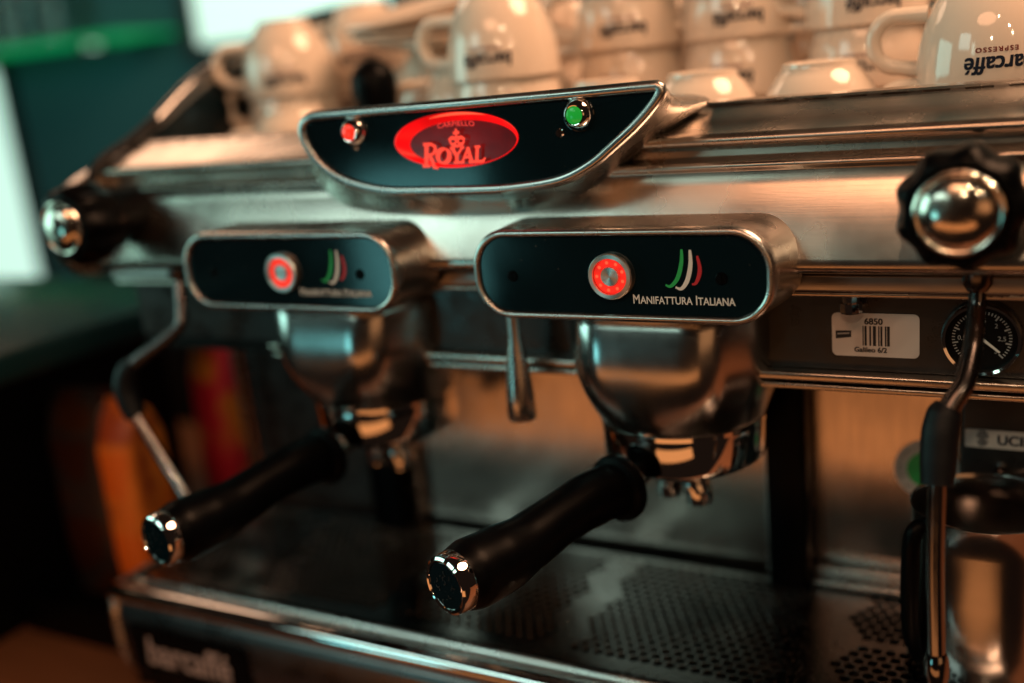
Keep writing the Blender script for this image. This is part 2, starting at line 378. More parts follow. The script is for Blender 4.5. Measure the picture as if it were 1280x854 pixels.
# crate with coffee bags
t = thing('storage_tray', 'low black tray holding coffee bags left of the machine', 'tray', (-0.505, 0.2, 0.10))
c = MB(); c.bbox(-0.572, -0.42, 0.052, 0.40, 0.1005, 0.112, 0.002); c.build('tray_base', M_CABB, t)
c = MB(); c.bbox(-0.572, -0.42, 0.046, 0.0515, 0.1005, 0.132, 0.001); c.build('tray_lip', M_CABB, t)
def bag(label, cx, cy, w, d, z0, h, rz, m, fold):
    rings = []
    for k, (tz, sx, sy) in enumerate([(0, .96, .9), (.03, 1, 1), (.3, 1.03, 1.06), (.8, 1, .98), (.93, .98, .55), (.97, .98, .12), (1, .98, .07)]):
        pts = rrect(w*sx, d*sy, min(w*sx, d*sy)*0.22, 5)
        rings.append([(x + 0.0015*math.sin(9*x/w+k), y + 0.0012*math.sin(7*k + 12*x/w), z0 + h*tz) for x, y in pts])
    b = MB(); b.loft(rings); o = mk('coffee_bag', [(v.x, v.y, v.z - z0) for v in b.v], b.f, m, base=(0,0,0))
    o.location = (cx, cy, z0); o.rotation_euler.z = rz; tag(o, label, 'bag', 'coffee bags in the tray')
    return o
bag('bright orange bag standing left of the machine', -0.476, 0.105, 0.030, 0.05, 0.1125, 0.180, R(10), M_BAGO, 0)
bag('added dark bag for the shaded left side of the orange bag', -0.538, 0.120, 0.060, 0.05, 0.1125, 0.180, R(8), M_BAGD, 0)  # made-up bag, stands for the orange bag's dim left face
bag('crimson and yellow bag standing behind the left steam wand', -0.522, 0.26, 0.050, 0.045, 0.1125, 0.19, R(-12), M_BAGR, 0)

# ================================================================== THE MACHINE
XC = -0.09875           # middle of the machine
XL, XR = -0.385, 0.187
MACH = thing('espresso_machine', 'two group brushed steel espresso machine with glowing red buttons', 'coffee machine', (XC, 0.12, 0.10))
def arc(cx, cz, r, a0, a1, n): return [(cx + r*math.cos(R(a0+(a1-a0)*i/n)), cz + r*math.sin(R(a0+(a1-a0)*i/n))) for i in range(n+1)]
# body shell profile (y, z)
prof = [(0.060, 0.4145), (0.034, 0.4145), (0.0295, 0.4160), (0.0280, 0.4190), (0.0290, 0.4225), (0.0307, 0.428), (0.0337, 0.437), (0.0371, 0.4460), (0.0409, 0.4545), (0.0438, 0.4605),
        (0.0436, 0.4614), (0.0425, 0.4624), (0.0422, 0.4638), (0.0430, 0.4650), (0.0450, 0.4655), (0.0530, 0.4657), (0.0560, 0.4670), (0.0565, 0.4700),
        (0.0530, 0.4716), (0.0500, 0.4722), (0.0484, 0.4734), (0.0480, 0.4752), (0.0490, 0.4770), (0.0525, 0.4782), (0.0570, 0.4793), (0.0630, 0.4820), (0.0700, 0.4848), (0.0760, 0.4868), (0.0790, 0.4880)]
def densify(p, n):
    out = []
    for i in range(len(p)-1):
        for j in range(n): out.append((lerp(p[i][0], p[i+1][0], j/n), lerp(p[i][1], p[i+1][1], j/n)))
    return out + [p[-1]]
def sweep_x(prof, x0, x1, nx=1):
    b = MB(); b.loft([[(lerp(x0, x1, i/nx), y, z) for y, z in prof] for i in range(nx+1)], False, False, closed=False); return b
sweep_x(prof, XL, XR).build('body_shell', M_STEEL, MACH, angle=50)
# top rail with real slots
b = MB()
TP = [(0.0790, 0.4880), (0.0808, 0.4888), (0.0826, 0.4897)]        # slope carrying the slots
n = int((XR-XL)/0.018)
def q(x0, x1, p, r_): b.add([(x0,p[0],p[1]),(x1,p[0],p[1]),(x1,r_[0],r_[1]),(x0,r_[0],r_[1])], [(0,1,2,3)])
q(XL, XR, TP[0], TP[1])
top = [TP[2], (0.0850, 0.4907), (0.0885, 0.4910), (0.100, 0.4910), (0.1002, 0.4500)]
for i in range(4): q(XL, XR, top[i], top[i+1])
for i in range(n + 1):
    a = XL + i*0.018; e = min(a + 0.0062, XR); q(a, e, TP[1], TP[2])
    if a + 0.018 <= XR:
        s0, s1 = a + 0.0062, a + 0.018; d = -0.004
        A, Bq = TP[1], TP[2]
        for P_ in (A, Bq): b.add([(s0,P_[0],P_[1]),(s1,P_[0],P_[1]),(s1,P_[0]+.002,P_[1]+d),(s0,P_[0]+.002,P_[1]+d)], [(0,1,2,3)])
        for sx in (s0, s1): b.add([(sx,A[0],A[1]),(sx,Bq[0],Bq[1]),(sx,Bq[0]+.002,Bq[1]+d),(sx,A[0]+.002,A[1]+d)], [(0,1,2,3)])
b.build('vented_top_rail', M_STEEL, MACH, smooth=False)
b = MB(); b.box(XL, XR, 0.1005, 0.42, 0.444, 0.450); b.build('cup_tray', M_STEELD, MACH, smooth=False)
b = MB(); b.box(XL, XR, 0.400, 0.42, 0.4502, 0.50); b.build('tray_back_rail', M_STEEL, MACH, smooth=False)
b = MB(); b.box(XL, XR, 0.062, 0.42, 0.3525, 0.4135); b.box(XL, XR, 0.155, 0.42, 0.135, 0.3523); b.build('inner_chassis', M_CABB, MACH, smooth=False)
# trim bars under the shell
b = MB(); b.bbox(XL+.004, XR, 0.040, 0.0615, 0.4045, 0.4125, 0.0012); b.build('lower_trim_bar', M_STEELD, MACH)
b = MB(); b.bbox(XL+.004, XR, 0.043, 0.0615, 0.4015, 0.4038, 0.0008); b.build('trim_strip', M_STEEL, MACH)
b = MB(); b.box(XL+.004, XR, 0.058, 0.0615, 0.362, 0.4012); b.build('gauge_panel', M_DARKP, MACH, smooth=False)
b = MB(); b.bbox(-0.262, XR, 0.0500, 0.0615, 0.3575, 0.3617, 0.0010); b.bbox(-0.262, XR, 0.0535, 0.0615, 0.3520, 0.3550, 0.0008); b.build('gauge_panel_ledge', M_STEEL, MACH)

# splash panels
def fl(px, z): pass
b = MB(); b.box(-0.228, 0.0275, 0.1495, 0.1548, 0.1965, 0.352); b.build('splash_panel', M_SPLASH, MACH, smooth=False)
b = MB(); b.box(0.0570, XR, 0.1495, 0.1548, 0.2115, 0.352); o = b.build('splash_panel', M_SPLASH, MACH, smooth=False); o['label'] = 'right splash panel with round sticker'
b = MB(); b.box(XL+.004, -0.262, 0.1495, 0.1548, 0.1965, 0.352); o = b.build('splash_panel', M_DARKP, MACH, smooth=False); o['label'] = 'dark left splash panel'
for x0 in (0.0275, -0.2325):
    b = MB(); b.bbox(x0, x0+0.0045, 0.143, 0.1545, 0.190, 0.352, 0.0008); b.build('splash_edge_strip', M_SATIN, MACH)
for x0, x1 in ((0.0325, 0.0560), (-0.2600, -0.2330)):
    b = MB(); b.bbox(x0, x1, 0.128, 0.1545, 0.190, 0.352, 0.003); b.build('splash_column', M_BLACK, MACH)
b = MB(); b.tube([(-0.372, 0.13, 0.34), (-0.372, 0.13, 0.2)], 0.003, n=1); b.build('frame_post', M_APRON, MACH)
b = MB(); b.bbox(0.0570, XR, 0.140, 0.1490, 0.2050, 0.2110, 0.001); b.bbox(0.0570, XR, 0.134, 0.1395, 0.2010, 0.2045, 0.001); b.bbox(0.0570, XR, 0.1465, 0.1490, 0.2125, 0.2165, 0.0005)
b.build('splash_foot_rail', M_SATIN, MACH)
b = MB(); b.bbox(0.139, XR, 0.120, 0.1490, 0.2117, 0.3515, 0.002); b.build('control_box', M_DARKP, MACH)

# sticker
def on_front(y): return lambda cx, cz: (lambda u, v: (cx+u, y, cz+v))
def plate(name, outline, y0, y1, m, parent, cx=0, cz=0, bev=0.0):
    b = MB()
    if bev:
        ins = inset(outline, bev)
        b.loft([[(cx+u, y1, cz+v) for u, v in outline], [(cx+u, y0+bev, cz+v) for u, v in outline], [(cx+u, y0, cz+v) for u, v in ins]])
    else: b.loft([[(cx+u, y1, cz+v) for u, v in outline], [(cx+u, y0, cz+v) for u, v in outline]])
    return b.build(name, m, parent)
st = plate('barcode_sticker', rrect(0.0395, 0.0212, 0.0025, 5), 0.0576, 0.0579, M_STICK, MACH, 0.1078, 0.3798)
f = lambda u, v: (0.1078+u, 0.05745, 0.3798+v)
b = MB()
x = -0.0056
for w, g in ((.0005,.0004),(.0010,.0012),(.0008,.0008),(.0014,.0010),(.0006,.0004),(.0009,.0011),(.0007,.0003),(.0012,.0)):
    b.add([f(x,-.0052), f(x+w,-.0052), f(x+w,.0045), f(x,.0045)], [(0,1,2,3)]); x += w+g
b.build('barcode', M_STICKI, st, smooth=False)
b = MB(); bold_add(b, text_mesh('6850', 0.0042, 0, 1.0), lambda u, v: f(u-.0006, v+.0066), .00014, lift_y); bold_add(b, text_mesh('Galileo 6/2', 0.0034, 0, 1.0), lambda u, v: f(u-.0020, v-.0073), .00011, lift_y)
b.build('lettering', M_STICKI, st, smooth=False)
b = MB(); b.add([f(-.0180,-.0022), f(-.0108,-.0012), f(-.0108,.0020), f(-.0180,.0018)], [(0,1,2,3)]); b.build('printed_mark', M_STICKI, st, smooth=False)
b = MB(); b.add([f(-.0172,-.0001)[:1]+(0.0573,)+f(0,-.0001)[2:], (0.1078-.0116, .0573, .3798+.0004), (0.1078-.0116, .0573, .3798+.0011), (0.1078-.0172, .0573, .3798+.0007)], [(0,1,2,3)]); b.build('printed_mark', M_GREY, st, smooth=False)
# small valve above sticker
b = MB(); b.lathe([(0.0,0.3925),(0.0046,0.3925),(0.0052,0.3932),(0.0052,0.3975),(0.0040,0.3980),(0.0040,0.4020)], (0.0985, 0.050, 0), seg=10, cap0=True)
b.build('vent_fitting', M_CHROME, MACH, angle=25)
b = MB(); b.lathe([(0.0,0.3905),(0.0046,0.3905),(0.0052,0.3912),(0.0052,0.3975),(0.0040,0.3980),(0.0040,0.4020)], (-0.29, 0.050, 0), seg=10, cap0=True)
b.build('vent_fitting', M_CHROME, MACH, angle=25)

# pressure gauge
GX, GZ = 0.1540, 0.3803
b = MB(); b.lathe([(0.0,0.0572),(0.0155,0.0572)], (GX,0,GZ), 'Y', 48)
ga = b.build('pressure_gauge', M_CABB, MACH); ga['label'] = 'round black pressure gauge with chrome rim'
b = MB(); b.lathe([(0.0145,0.0565),(0.0150,0.0535),(0.0162,0.0530),(0.0170,0.0545),(0.0170,0.0579)], (GX,0,GZ), 'Y', 64); b.build('rim', M_CHROME, ga)
b = MB()
for i in range(41):
    a = R(225 - 270*i/40); r1 = 0.0125; r0 = 0.0112 if i % 5 else 0.0100
    w = 0.0005 if i % 5 else 0.0007
    v, ff = stroke([(r0*math.cos(a), r0*math.sin(a)), (r1*math.cos(a), r1*math.sin(a))], w); b.add([(GX+p[0], 0.0569, GZ+p[1]) for p in v], ff)
for k, s in enumerate(('0', '0,5', '1', '1,5', '2', '2,5', '3')):
    a = R(225 - 45*k); flat_add(b, text_mesh(s, 0.0030), lambda u, v: (GX + 0.0083*math.cos(a)+u, 0.0569, GZ + 0.0083*math.sin(a)+v))
b.build('dial_marks', M_GREY, ga, smooth=False)
b = MB(); v, ff = stroke([(-0.003,0.0025), (0.0075,-0.0062)], [0.0016, 0.0009]); b.add([(GX+p[0], 0.0565, GZ+p[1]) for p in v], ff); b.build('needle', M_PRINTW, ga, smooth=False)

# round green sticker, label plate on the control box
rs = plate('round_sticker', disc2(0.0175, 40)[0], 0.1487, 0.1493, M_STICK, MACH, 0.1190, 0.2760)
b = MB(); v, ff = disc2(0.0107, 32); b.add([(0.1190+p[0], 0.1484, 0.2760+p[1]) for p in v], ff); b.build('green_disc', M_PRINTG, rs, smooth=False)
b = MB()
for k, ch in enumerate('CONTROLLO QUALITA CONTROLLO '):
    if ch == ' ': continue
    a = R(200 - 360*k/28); ca, sa = math.cos(a-PI/2), math.sin(a-PI/2)
    flat_add(b, text_mesh(ch, 0.0034, 0), lambda u, v: (0.1190 + 0.0143*math.cos(a)+u*ca-v*sa, 0.1484, 0.2760 + 0.0143*math.sin(a)+u*sa+v*ca))
b.build('lettering', M_STICKI, rs, smooth=False)
lp = plate('maker_label', rrect(0.046, 0.0098, 0.001, 3), 0.1192, 0.1199, M_STICK, MACH, 0.1646, 0.3085)
b = MB(); bold_add(b, text_mesh('UCIMAC', 0.0074, 0), lambda u, v: (0.1710+u, 0.1189, 0.3083+v), .00022, lift_y)
b.build('lettering', M_INK, lp, smooth=False)
b = MB()
for k in range(8):
    zz = 0.3085 - 0.0038 + k*0.0011; w = 0.0030*math.sqrt(max(0.05, 1-((k-3.5)/4.2)**2))
    if k in (3,): w *= 0.5
    b.add([(0.1500-w, .1189, zz), (0.1500+w, .1189, zz+.0001), (0.1500+w, .1189, zz+.0008), (0.1500-w, .1189, zz+.0007)], [(0,1,2,3)])
b.build('printed_mark', M_INK, lp, smooth=False)
b = MB(); b.lathe([(0.0,-.004),(0.0022,-.0035),(0.0026,0)], (0.1590, 0.1199, 0.2935), 'Y', 16); b.build('screw', M_CHROME, MACH)

# ---- control panel (over each group)
def control_panel():
    W2, H2, cx, cz = 0.1509, 0.0447, 0.00135, 0.4202
    rr = lambda w, h, r: rrect(w, h, r, 12)
    b = MB()
    ring = lambda o, y, dx=0, dz=0: [(cx+dx+u, y, cz+dz+v) for u, v in o]
    o0 = rr(W2, H2, 0.0195)
    back = [(u + (0.0035 if u > 0 else -0.003)*min(1, abs(u)/0.05), v*1.0) for u, v in o0]
    b.loft([ring(back, 0.036), ring([(lerp(p[0],q_[0],.75), lerp(p[1],q_[1],.75)) for p, q_ in zip(o0, back)], 0.026), ring([(lerp(p[0],q_[0],.3), lerp(p[1],q_[1],.3)) for p, q_ in zip(o0, back)], 0.014), ring(o0, 0.0075), ring(o0, 0.0025), ring(inset(o0, 0.0007), 0.0008), ring(inset(o0, 0.0018), 0.0), ring(inset(o0, 0.0030), 0.0002), ring(inset(o0, 0.0037), 0.0012), ring(inset(o0, 0.0040), 0.0030)], True, False)
    h = b.build('control_panel', M_SATIN, MACH, angle=60)
    g = inset(o0, 0.0040)
    b = MB(); b.loft([ring(g, 0.0034), ring(g, 0.0022)]); b.build('glass_front', M_GLASS, h, smooth=False)
    # button
    B = (0, 0, 0.42)
    b = MB(); b.lathe([(0.0083,0.0000),(0.0086,-0.0008),(0.0104,-0.0008),(0.0110,-0.0001),(0.0110,0.0021)], B, 'Y', 64); b.build('button_ring', M_BTN, h)
    b = MB(); b.lathe([(0.0048,0.0006),(0.0083,0.0006)], B, 'Y', 48); b.build('button_glow', M_GLOW, h)
    b = MB()
    for k in range(9):
        a = R(20 + 40*k); v, ff = disc2(0.00085, 10, 0.0066*math.cos(a), 0.0066*math.sin(a)); b.add([(p[0], 0.0003, 0.42+p[1]) for p in v], ff)
    b.build('button_light', M_GLOWO, h, smooth=False)
    b = MB(); b.lathe([(0.0,-0.0004),(0.0044,-0.0004),(0.0048,0.0006)], B, 'Y', 48); b.build('button_cap', M_BTN, h)
    # flag strokes
    fy = 0.0019
    def strk(pts, w, m):
        k = len(pts); out = []
        for i in range(k-1):
            for j in range(6):
                p0, p1, p2, p3 = [Vector(pts[min(max(a,0),k-1)]) for a in (i-1, i, i+1, i+2)]; t = j/6
                out.append(tuple(0.5*((2*p1)+(p2-p0)*t+(2*p0-5*p1+4*p2-p3)*t*t+(3*p1-p0-3*p2+p3)*t**3)))
        out.append(pts[-1]); n = len(out)
        ws = [w*(0.45 + 0.55*math.sin(PI*min(1, (i/(n-1))*1.05+0.02)**0.9)) for i in range(n)]; ws[-1] = w*0.6
        b = MB(); v, ff = stroke(out, ws); b.add([(p[0], fy, p[1]) for p in v], ff); b.build('flag_stroke', m, h, smooth=False)
    strk([(0.0350,0.4325), (0.0346,0.4265), (0.0325,0.4195), (0.0290,0.4155), (0.0265,0.4160)], 0.0020, M_PRINTG)
    strk([(0.0389,0.4322), (0.0388,0.4255), (0.0370,0.4185), (0.0340,0.4144), (0.0312,0.4150)], 0.0021, M_PRINTW)
    strk([(0.0421,0.4295), (0.0430,0.4245), (0.0425,0.4205), (0.0408,0.4170), (0.0390,0.4165)], 0.0019, M_PRINTR)
    b = MB()
    x = 0.0103
    big, sm = 0.0062, 0.0050
    for s, wd in (('M', 0), ('ANIFATTURA', 0), (' ', 0), ('I', 0), ('TALIANA', 0)):
        if s == ' ': x += 0.0017; continue
        tm = text_mesh(s, big if len(s) == 1 else sm, 0, 1.06 if len(s) > 1 else 1.0)
        x0 = min(p[0] for p in tm[0]); x1 = max(p[0] for p in tm[0]); y0 = min(p[1] for p in tm[0])
        bold_add(b, tm, lambda u, v: (x + u - x0, fy, 0.4070 + v - y0), 0.00009, lift_y); x += x1 - x0 + 0.00055
    sc = (0.0590-0.0103)/(x-0.0103)
    for i, v in enumerate(b.v): b.v[i] = Vector((0.0103 + (v.x-0.0103)*sc, v.y, v.z))
    b.build('lettering', M_PRINTW, h, smooth=False)
    for sx in (-0.0526, 0.0527):
        b = MB(); b.lathe([(0.0,0.0014),(0.0024,0.0014),(0.0029,0.0021)], (sx,0,0.4192), 'Y', 24); b.box(sx-.00025, sx+.00025, 0.0010, 0.0013, 0.4171, 0.4213); b.build('screw', M_BLACK, h)
    return h
M_BTN = mat_basic('spun_steel', (0.80, 0.76, 0.72), 0.33, 1.0)
def spun(m):
    t = m.node_tree; n = t.nodes; L = t.links; b = n['Principled BSDF']
    tg = n.new('ShaderNodeTangent'); tg.direction_type = 'RADIAL'; tg.axis = 'Y'; b.inputs['Anisotropic'].default_value = 0.85
    L.new(tg.outputs[0], b.inputs['Tangent'])
spun(M_BTN)
cp = control_panel(); cp['label'] = 'right control panel with flag strokes and lettering on black glass'
# button anisotropy needs the ring centre at the object origin
for ch in cp.children:
    if ch.name.startswith('button'):
        d = Vector((0, 0, 0.42)) - BASE[ch.name]
        ch.data.transform(Matrix.Translation(-d)); ch.location = Vector(ch.location) + d
DX = (-0.1975, 0, 0)
cp2 = copy_part(cp, MACH, DX); cp2['label'] = 'left control panel, out of focus, with red ring button'

# ---- group head
def group_head():
    cx, cy = 0.004, 0.075
    def ring(z, hx, hf, hb, r, cxx=0.004):
        w_ = max(0, min(1, (hx-.0445)/.009)); hx -= .0018*w_; cxx += .0003*w_
        # eight sided outline with rounded edges, easing into a circle towards the bottom
        t = max(0.0, min(1.0, (r - 0.020)/0.022)); out = []
        for i in range(144):
            a = 2*PI*i/144
            pr_ = sum(OCT[(i+d) % 144]*w for d, w in SM); rad = lerp(pr_, 1.0, t)
            ex = lerp(1.0, 1.0, t); x, y = rad*math.cos(a), rad*math.sin(a)
            out.append((cxx + hx*x, cy + (hf if y < 0 else hb)*y, z))
        return out
    V8 = [(1,.5),(1,-.42),(.62,-1),(-.62,-1),(-1,-.42),(-1,.5),(-.6,1),(.6,1)]
    OCT = []
    for i in range(144):
        a = 2*PI*i/144 + 1e-5; dx, dy = math.cos(a), math.sin(a); best_ = 9
        for k in range(8):
            (x0, y0), (x1, y1) = V8[k], V8[(k+1) % 8]; ex, ey = x1-x0, y1-y0
            den = dx*ey - dy*ex
            if abs(den) < 1e-9: continue
            tt = (x0*ey - y0*ex)/den; uu = (x0*dy - y0*dx)/den
            if tt > 0 and -1e-6 <= uu <= 1+1e-6: best_ = min(best_, tt)
        OCT.append(best_)
    SM = [(d, 1/9) for d in range(-4, 5)]
    L = [(0.3968,.0500,.0480,.05,.022),(0.3955,.0530,.0512,.05,.020),(0.3925,.0548,.0534,.05,.020),(0.3875,.0552,.0549,.05,.020),(0.381,.0552,.0560,.05,.020),(0.373,.0552,.0569,.05,.020),(0.365,.0545,.0570,.05,.020),(0.357,.0534,.0561,.05,.022),(0.350,.0519,.0544,.048,.025),(0.343,.0498,.0520,.046,.030),(0.337,.0478,.0494,.045,.036),(0.3325,.0461,.0471,.043,.042),(0.3300,.0451,.0457,.042,.044),(0.3292,.0440,.0446,.04,.044)]
    b = MB(); b.loft([ring(*l) for l in L], True, True); g = b.build('group_head', M_BOWL, MACH, angle=60)
    b = MB(); b.lathe([(0.060,0.3975),(0.068,0.3980),(0.0695,0.4000),(0.068,0.4015),(0.050,0.4018)], (cx,cy+.003,0), seg=64); b.build('top_flange', M_CHROME, g)
    b = MB(); b.lathe([(0.0430,0.3291),(0.0446,0.3288),(0.0446,0.3264),(0.041,0.3260)], (cx,cy,0), seg=64); b.build('locking_ring', M_CHROME, g)
    b = MB(); b.tube([(cx+.05, 0.07, 0.378), (cx+.0585, 0.07, 0.378)], 0.0035, n=1); b.build('side_screw', M_CHROME, g)
    return g
gh = group_head(); copy_part(gh, MACH, DX)

# ---- display housing
face = [(-0.1806,0.5045),(-0.130,0.5046),(-0.0783,0.5048),(-0.025,0.5053),(0.0120,0.5057),(0.0180,0.5048),(0.0204,0.5008),(0.0173,0.4948),(0.0066,0.4844),(-0.0066,0.4744),(-0.0198,0.4654),(-0.0378,0.4582),(-0.0654,0.4549),(-0.090,0.4545),(-0.1141,0.4549),(-0.1420,0.4556),(-0.1609,0.4588),(-0.1760,0.4640),(-0.1868,0.4708),(-0.1945,0.479),(-0.1990,0.488),(-0.1997,0.4945),(-0.1975,0.5000),(-0.1900,0.5040)]
N = 120
KX, KZ, DY = 0.00951, 0.02536, -0.023          # the face plane stands 23 mm further out than the drawing plane
fo = resample(face, N)
fn = [(x*.95144+KX, z*.95144+KZ) for x, z in fo]
def body_y(z):
    pr = [p for p in prof if True][3:]
    for i in range(len(pr)-1):
        if pr[i][1] <= z <= pr[i+1][1]: return lerp(pr[i][0], pr[i+1][0], (z-pr[i][1])/max(1e-9, pr[i+1][1]-pr[i][1]))
    return 0.028 if z < 0.42 else 0.084
bk = [(0.0300,0.4920,.0800),(0.0185,0.4850,.0660),(0.0070,0.4775,.0580),(-0.0060,0.4680,.0520),(-0.0220,0.4552,.0460),(-0.0300,0.4500,.0430),(-0.0450,0.4443,.0400),(-0.0690,0.4415,.0375),(-0.0980,0.4410,.0375),(-0.1280,0.4415,.0380),(-0.1560,0.4432,.0385),
      (-0.1830,0.4475,.0410),(-0.2000,0.4570,.0450),(-0.2085,0.4680,.0500),(-0.2110,0.4790,.0560),(-0.2090,0.4890,.0700),(-0.2000,0.4950,.0800),(-0.1500,0.4970,.0830),(-0.0900,0.4970,.0830),(-0.0300,0.4965,.0830),(0.0120,0.4965,.0830)]
def ang(x, z): return math.atan2((z-0.478)/0.026, (x+0.090)/0.112)
bd = []
for i in range(len(bk)):
    a, c = bk[i], bk[(i+1) % len(bk)]
    for j in range(24): bd.append(tuple(lerp(a[k_], c[k_], j/24) for k_ in range(3)))
for it in range(4):                                   # soften the corners
    bd = [tuple((bd[i-1][k_] + 2*bd[i][k_] + bd[(i+1) % len(bd)][k_])/4 for k_ in range(3)) for i in range(len(bd))]
ba = sorted((ang(p[0], p[1]), p) for p in bd)
def at_ang(a):
    for i in range(len(ba)):
        if ba[i][0] >= a:
            p0, p1 = ba[i-1], ba[i]
            d = p1[0]-p0[0]
            if d <= 0: return p1[1]
            t = (a-p0[0])/d; return tuple(lerp(p0[1][k_], p1[1][k_], t) for k_ in range(3))
    return ba[0][1]
b3 = [at_ang(ang(x, z)) for x, z in fo]
for it in range(1): b3 = [tuple((b3[i-1][k_] + 2*b3[i][k_] + b3[(i+1) % N][k_])/4 for k_ in range(3)) for i in range(N)]
back = [(p[0], p[1]) for p in b3]; yb_ = [p[2]+.003 for p in b3]
FY = 0.033
b = MB(); r_ = lambda o, y: [(p[0], y, p[1]) for p in o]
mid = lambda t: [(lerp(a[0], c[0], t), lerp(a[1], c[1], t)) for a, c in zip(fn, back)]
FN = FY + DY
b.loft([[(p[0], y, p[1]) for p, y in zip(back, yb_)],
        [(p[0], lerp(FN+.005, y, .80), p[1]) for p, y in zip(mid(.82), yb_)], [(p[0], lerp(FN+.005, y, .58), p[1]) for p, y in zip(mid(.60), yb_)],
        [(p[0], lerp(FN+.005, y, .36), p[1]) for p, y in zip(mid(.36), yb_)], [(p[0], lerp(FN+.005, y, .15), p[1]) for p, y in zip(mid(.14), yb_)],
        r_(mid(.03), FN+.0045), r_(fn, FN+.0024), r_(inset(fn, .0008), FN+.0008), r_(inset(fn, .0018), FN+.0001), r_(inset(fn, .0026), FN), r_(inset(fn, .0042), FN+.0001), r_(inset(fn, .0050), FN+.0009), r_(inset(fn, .0053), FN+.003)], True, False)
dh = b.build('display_housing', M_SATIN, MACH, angle=70); dh['label'] = 'boat shaped display housing with red oval logo'
gi = inset(fo, .0055)
OX, OZ, OA, OB = -0.0975, 0.4838, 0.0378, 0.0143
# black glass with an oval opening
el = []
for (x, z) in gi:
    a = math.atan2((z-OZ)/OB, (x-OX)/OA); el.append((OX+OA*math.cos(a), OZ+OB*math.sin(a)))
b = MB(); b.loft([r_(gi, FY+.0022), r_(el, FY+.0022)], False, False); b.build('glass_front', M_GLASS, dh, smooth=False)
ell = lambda s, dx=0, dz=0, n=64, sz=None: [(OX+dx+OA*s*math.cos(2*PI*i/n), OZ+dz+OB*(sz or s)*math.sin(2*PI*i/n)) for i in range(n)]
b = MB(); b.loft([r_(ell(1.0), FY+.0021), r_(ell(0.985), FY+.0019), r_(ell(0.94, .0008, -.0006, sz=.92), FY+.0030), r_(ell(.86, .0030, -.0018, sz=.80), FY+.0042)], False, False)
b.build('logo_rim', M_OVAL, dh)
b = MB(); b.add([(p[0], FY+.0042, p[1]) for p in ell(.862, .0030, -.0018, sz=.803)], [tuple(range(64))]); lg = b.build('logo_plate', M_OVALD, dh, smooth=False)
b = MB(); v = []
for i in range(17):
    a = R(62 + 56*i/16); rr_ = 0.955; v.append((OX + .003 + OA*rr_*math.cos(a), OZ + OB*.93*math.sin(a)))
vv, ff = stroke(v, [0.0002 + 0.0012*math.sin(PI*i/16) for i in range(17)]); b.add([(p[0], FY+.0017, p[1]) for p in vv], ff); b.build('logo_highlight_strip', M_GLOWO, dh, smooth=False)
# logo letters: serifed strokes
LY = FY + .0016
def P2(mb, pts, w):
    v, ff = stroke(pts, w); mb.add([(p[0], LY - 0.00004*len(mb.f)*0.1, p[1]) for p in v], ff)
b = MB(); k = 1.0
def L_(ch, x, z, h, w):
    s = 0.16*h     # slant
    pt = lambda u, v: (x + u*w + v*s, z + v*h)
    T, t = 0.22*w + .0004, 0.09*w + .0003
    if ch == 'R':
        P2(b, [pt(.22,0), pt(.22,1)], T); P2(b, [pt(-.02,0), pt(.5,0)], t*1.5); P2(b, [pt(-.02,1), pt(.5,1)], t*1.5)
        P2(b, [pt(.22,.98), pt(.55,1.0), pt(.8,.88), pt(.85,.72), pt(.7,.55), pt(.3,.47)], [t, t*1.4, T*.8, T*.9, T*.6, t])
        P2(b, [pt(.45,.5), pt(.62,.25), pt(.80,-.08), pt(1.08,-.14)], [t*1.5, T, T*.9, t])
    elif ch == 'O':
        n = 20; pts = [pt(.5+.46*math.cos(2*PI*i/n), .5+.5*math.sin(2*PI*i/n)) for i in range(n+1)]
        P2(b, pts, [t+T*.85*abs(math.cos(2*PI*i/n+.3)) for i in range(n+1)])
    elif ch == 'Y':
        P2(b, [pt(.08,1), pt(.48,.45)], T); P2(b, [pt(.92,1), pt(.5,.45)], t*1.2); P2(b, [pt(.5,.5), pt(.5,0)], T)
        for a, c, d in ((-.08,.32,1), (.74,1.08,1), (.25,.78,0)): P2(b, [pt(a,d), pt(c,d)], t*1.3)
    elif ch == 'A':
        P2(b, [pt(.12,0), pt(.55,1)], t*1.2); P2(b, [pt(.5,1), pt(.85,0)], T); P2(b, [pt(.28,.33), pt(.75,.33)], t*1.2)
        for a, c in ((-.05,.3), (.62,1.06)): P2(b, [pt(a,0), pt(c,0)], t*1.3)
    elif ch == 'L':
        P2(b, [pt(.25,0), pt(.25,1)], T); P2(b, [pt(0,1), pt(.52,1)], t*1.3); P2(b, [pt(0,0), pt(.8,0), pt(1.0,.25)], [t*1.4, t*1.8, t])
L_('R', -0.1185, 0.4712, 0.0112, 0.0090); L_('O', -0.1095, 0.4722, 0.0074, 0.0080); L_('Y', -0.1010, 0.4722, 0.0076, 0.0074); L_('A', -0.0948, 0.4722, 0.0076, 0.0078); L_('L', -0.0868, 0.4722, 0.0076, 0.0068)
b.build('logo_lettering', M_LETTER, dh, smooth=False)
b = MB()   # crown over the name
for sx in (-1, 1):
    n = 14; pts = [(-0.0958 + sx*0.0024 + .0019*math.cos(2*PI*i/n), 0.4832 + .0014*math.sin(2*PI*i/n)) for i in range(n+1)]
    P2(b, pts, 0.0011)
P2(b, [(-.1008,.4840), (-.0988,.4855), (-.0958,.4850), (-.0928,.4855), (-.0908,.4840)], 0.0010)
P2(b, [(-.0995,.4816), (-.0958,.4806), (-.0921,.4816)], 0.0014); P2(b, [(-.0958,.4850), (-.0956,.4896)], 0.0012); P2(b, [(-.0976,.4874), (-.0938,.4876)], 0.0015)
b.build('crown_emblem', M_LETTER, dh, smooth=False)
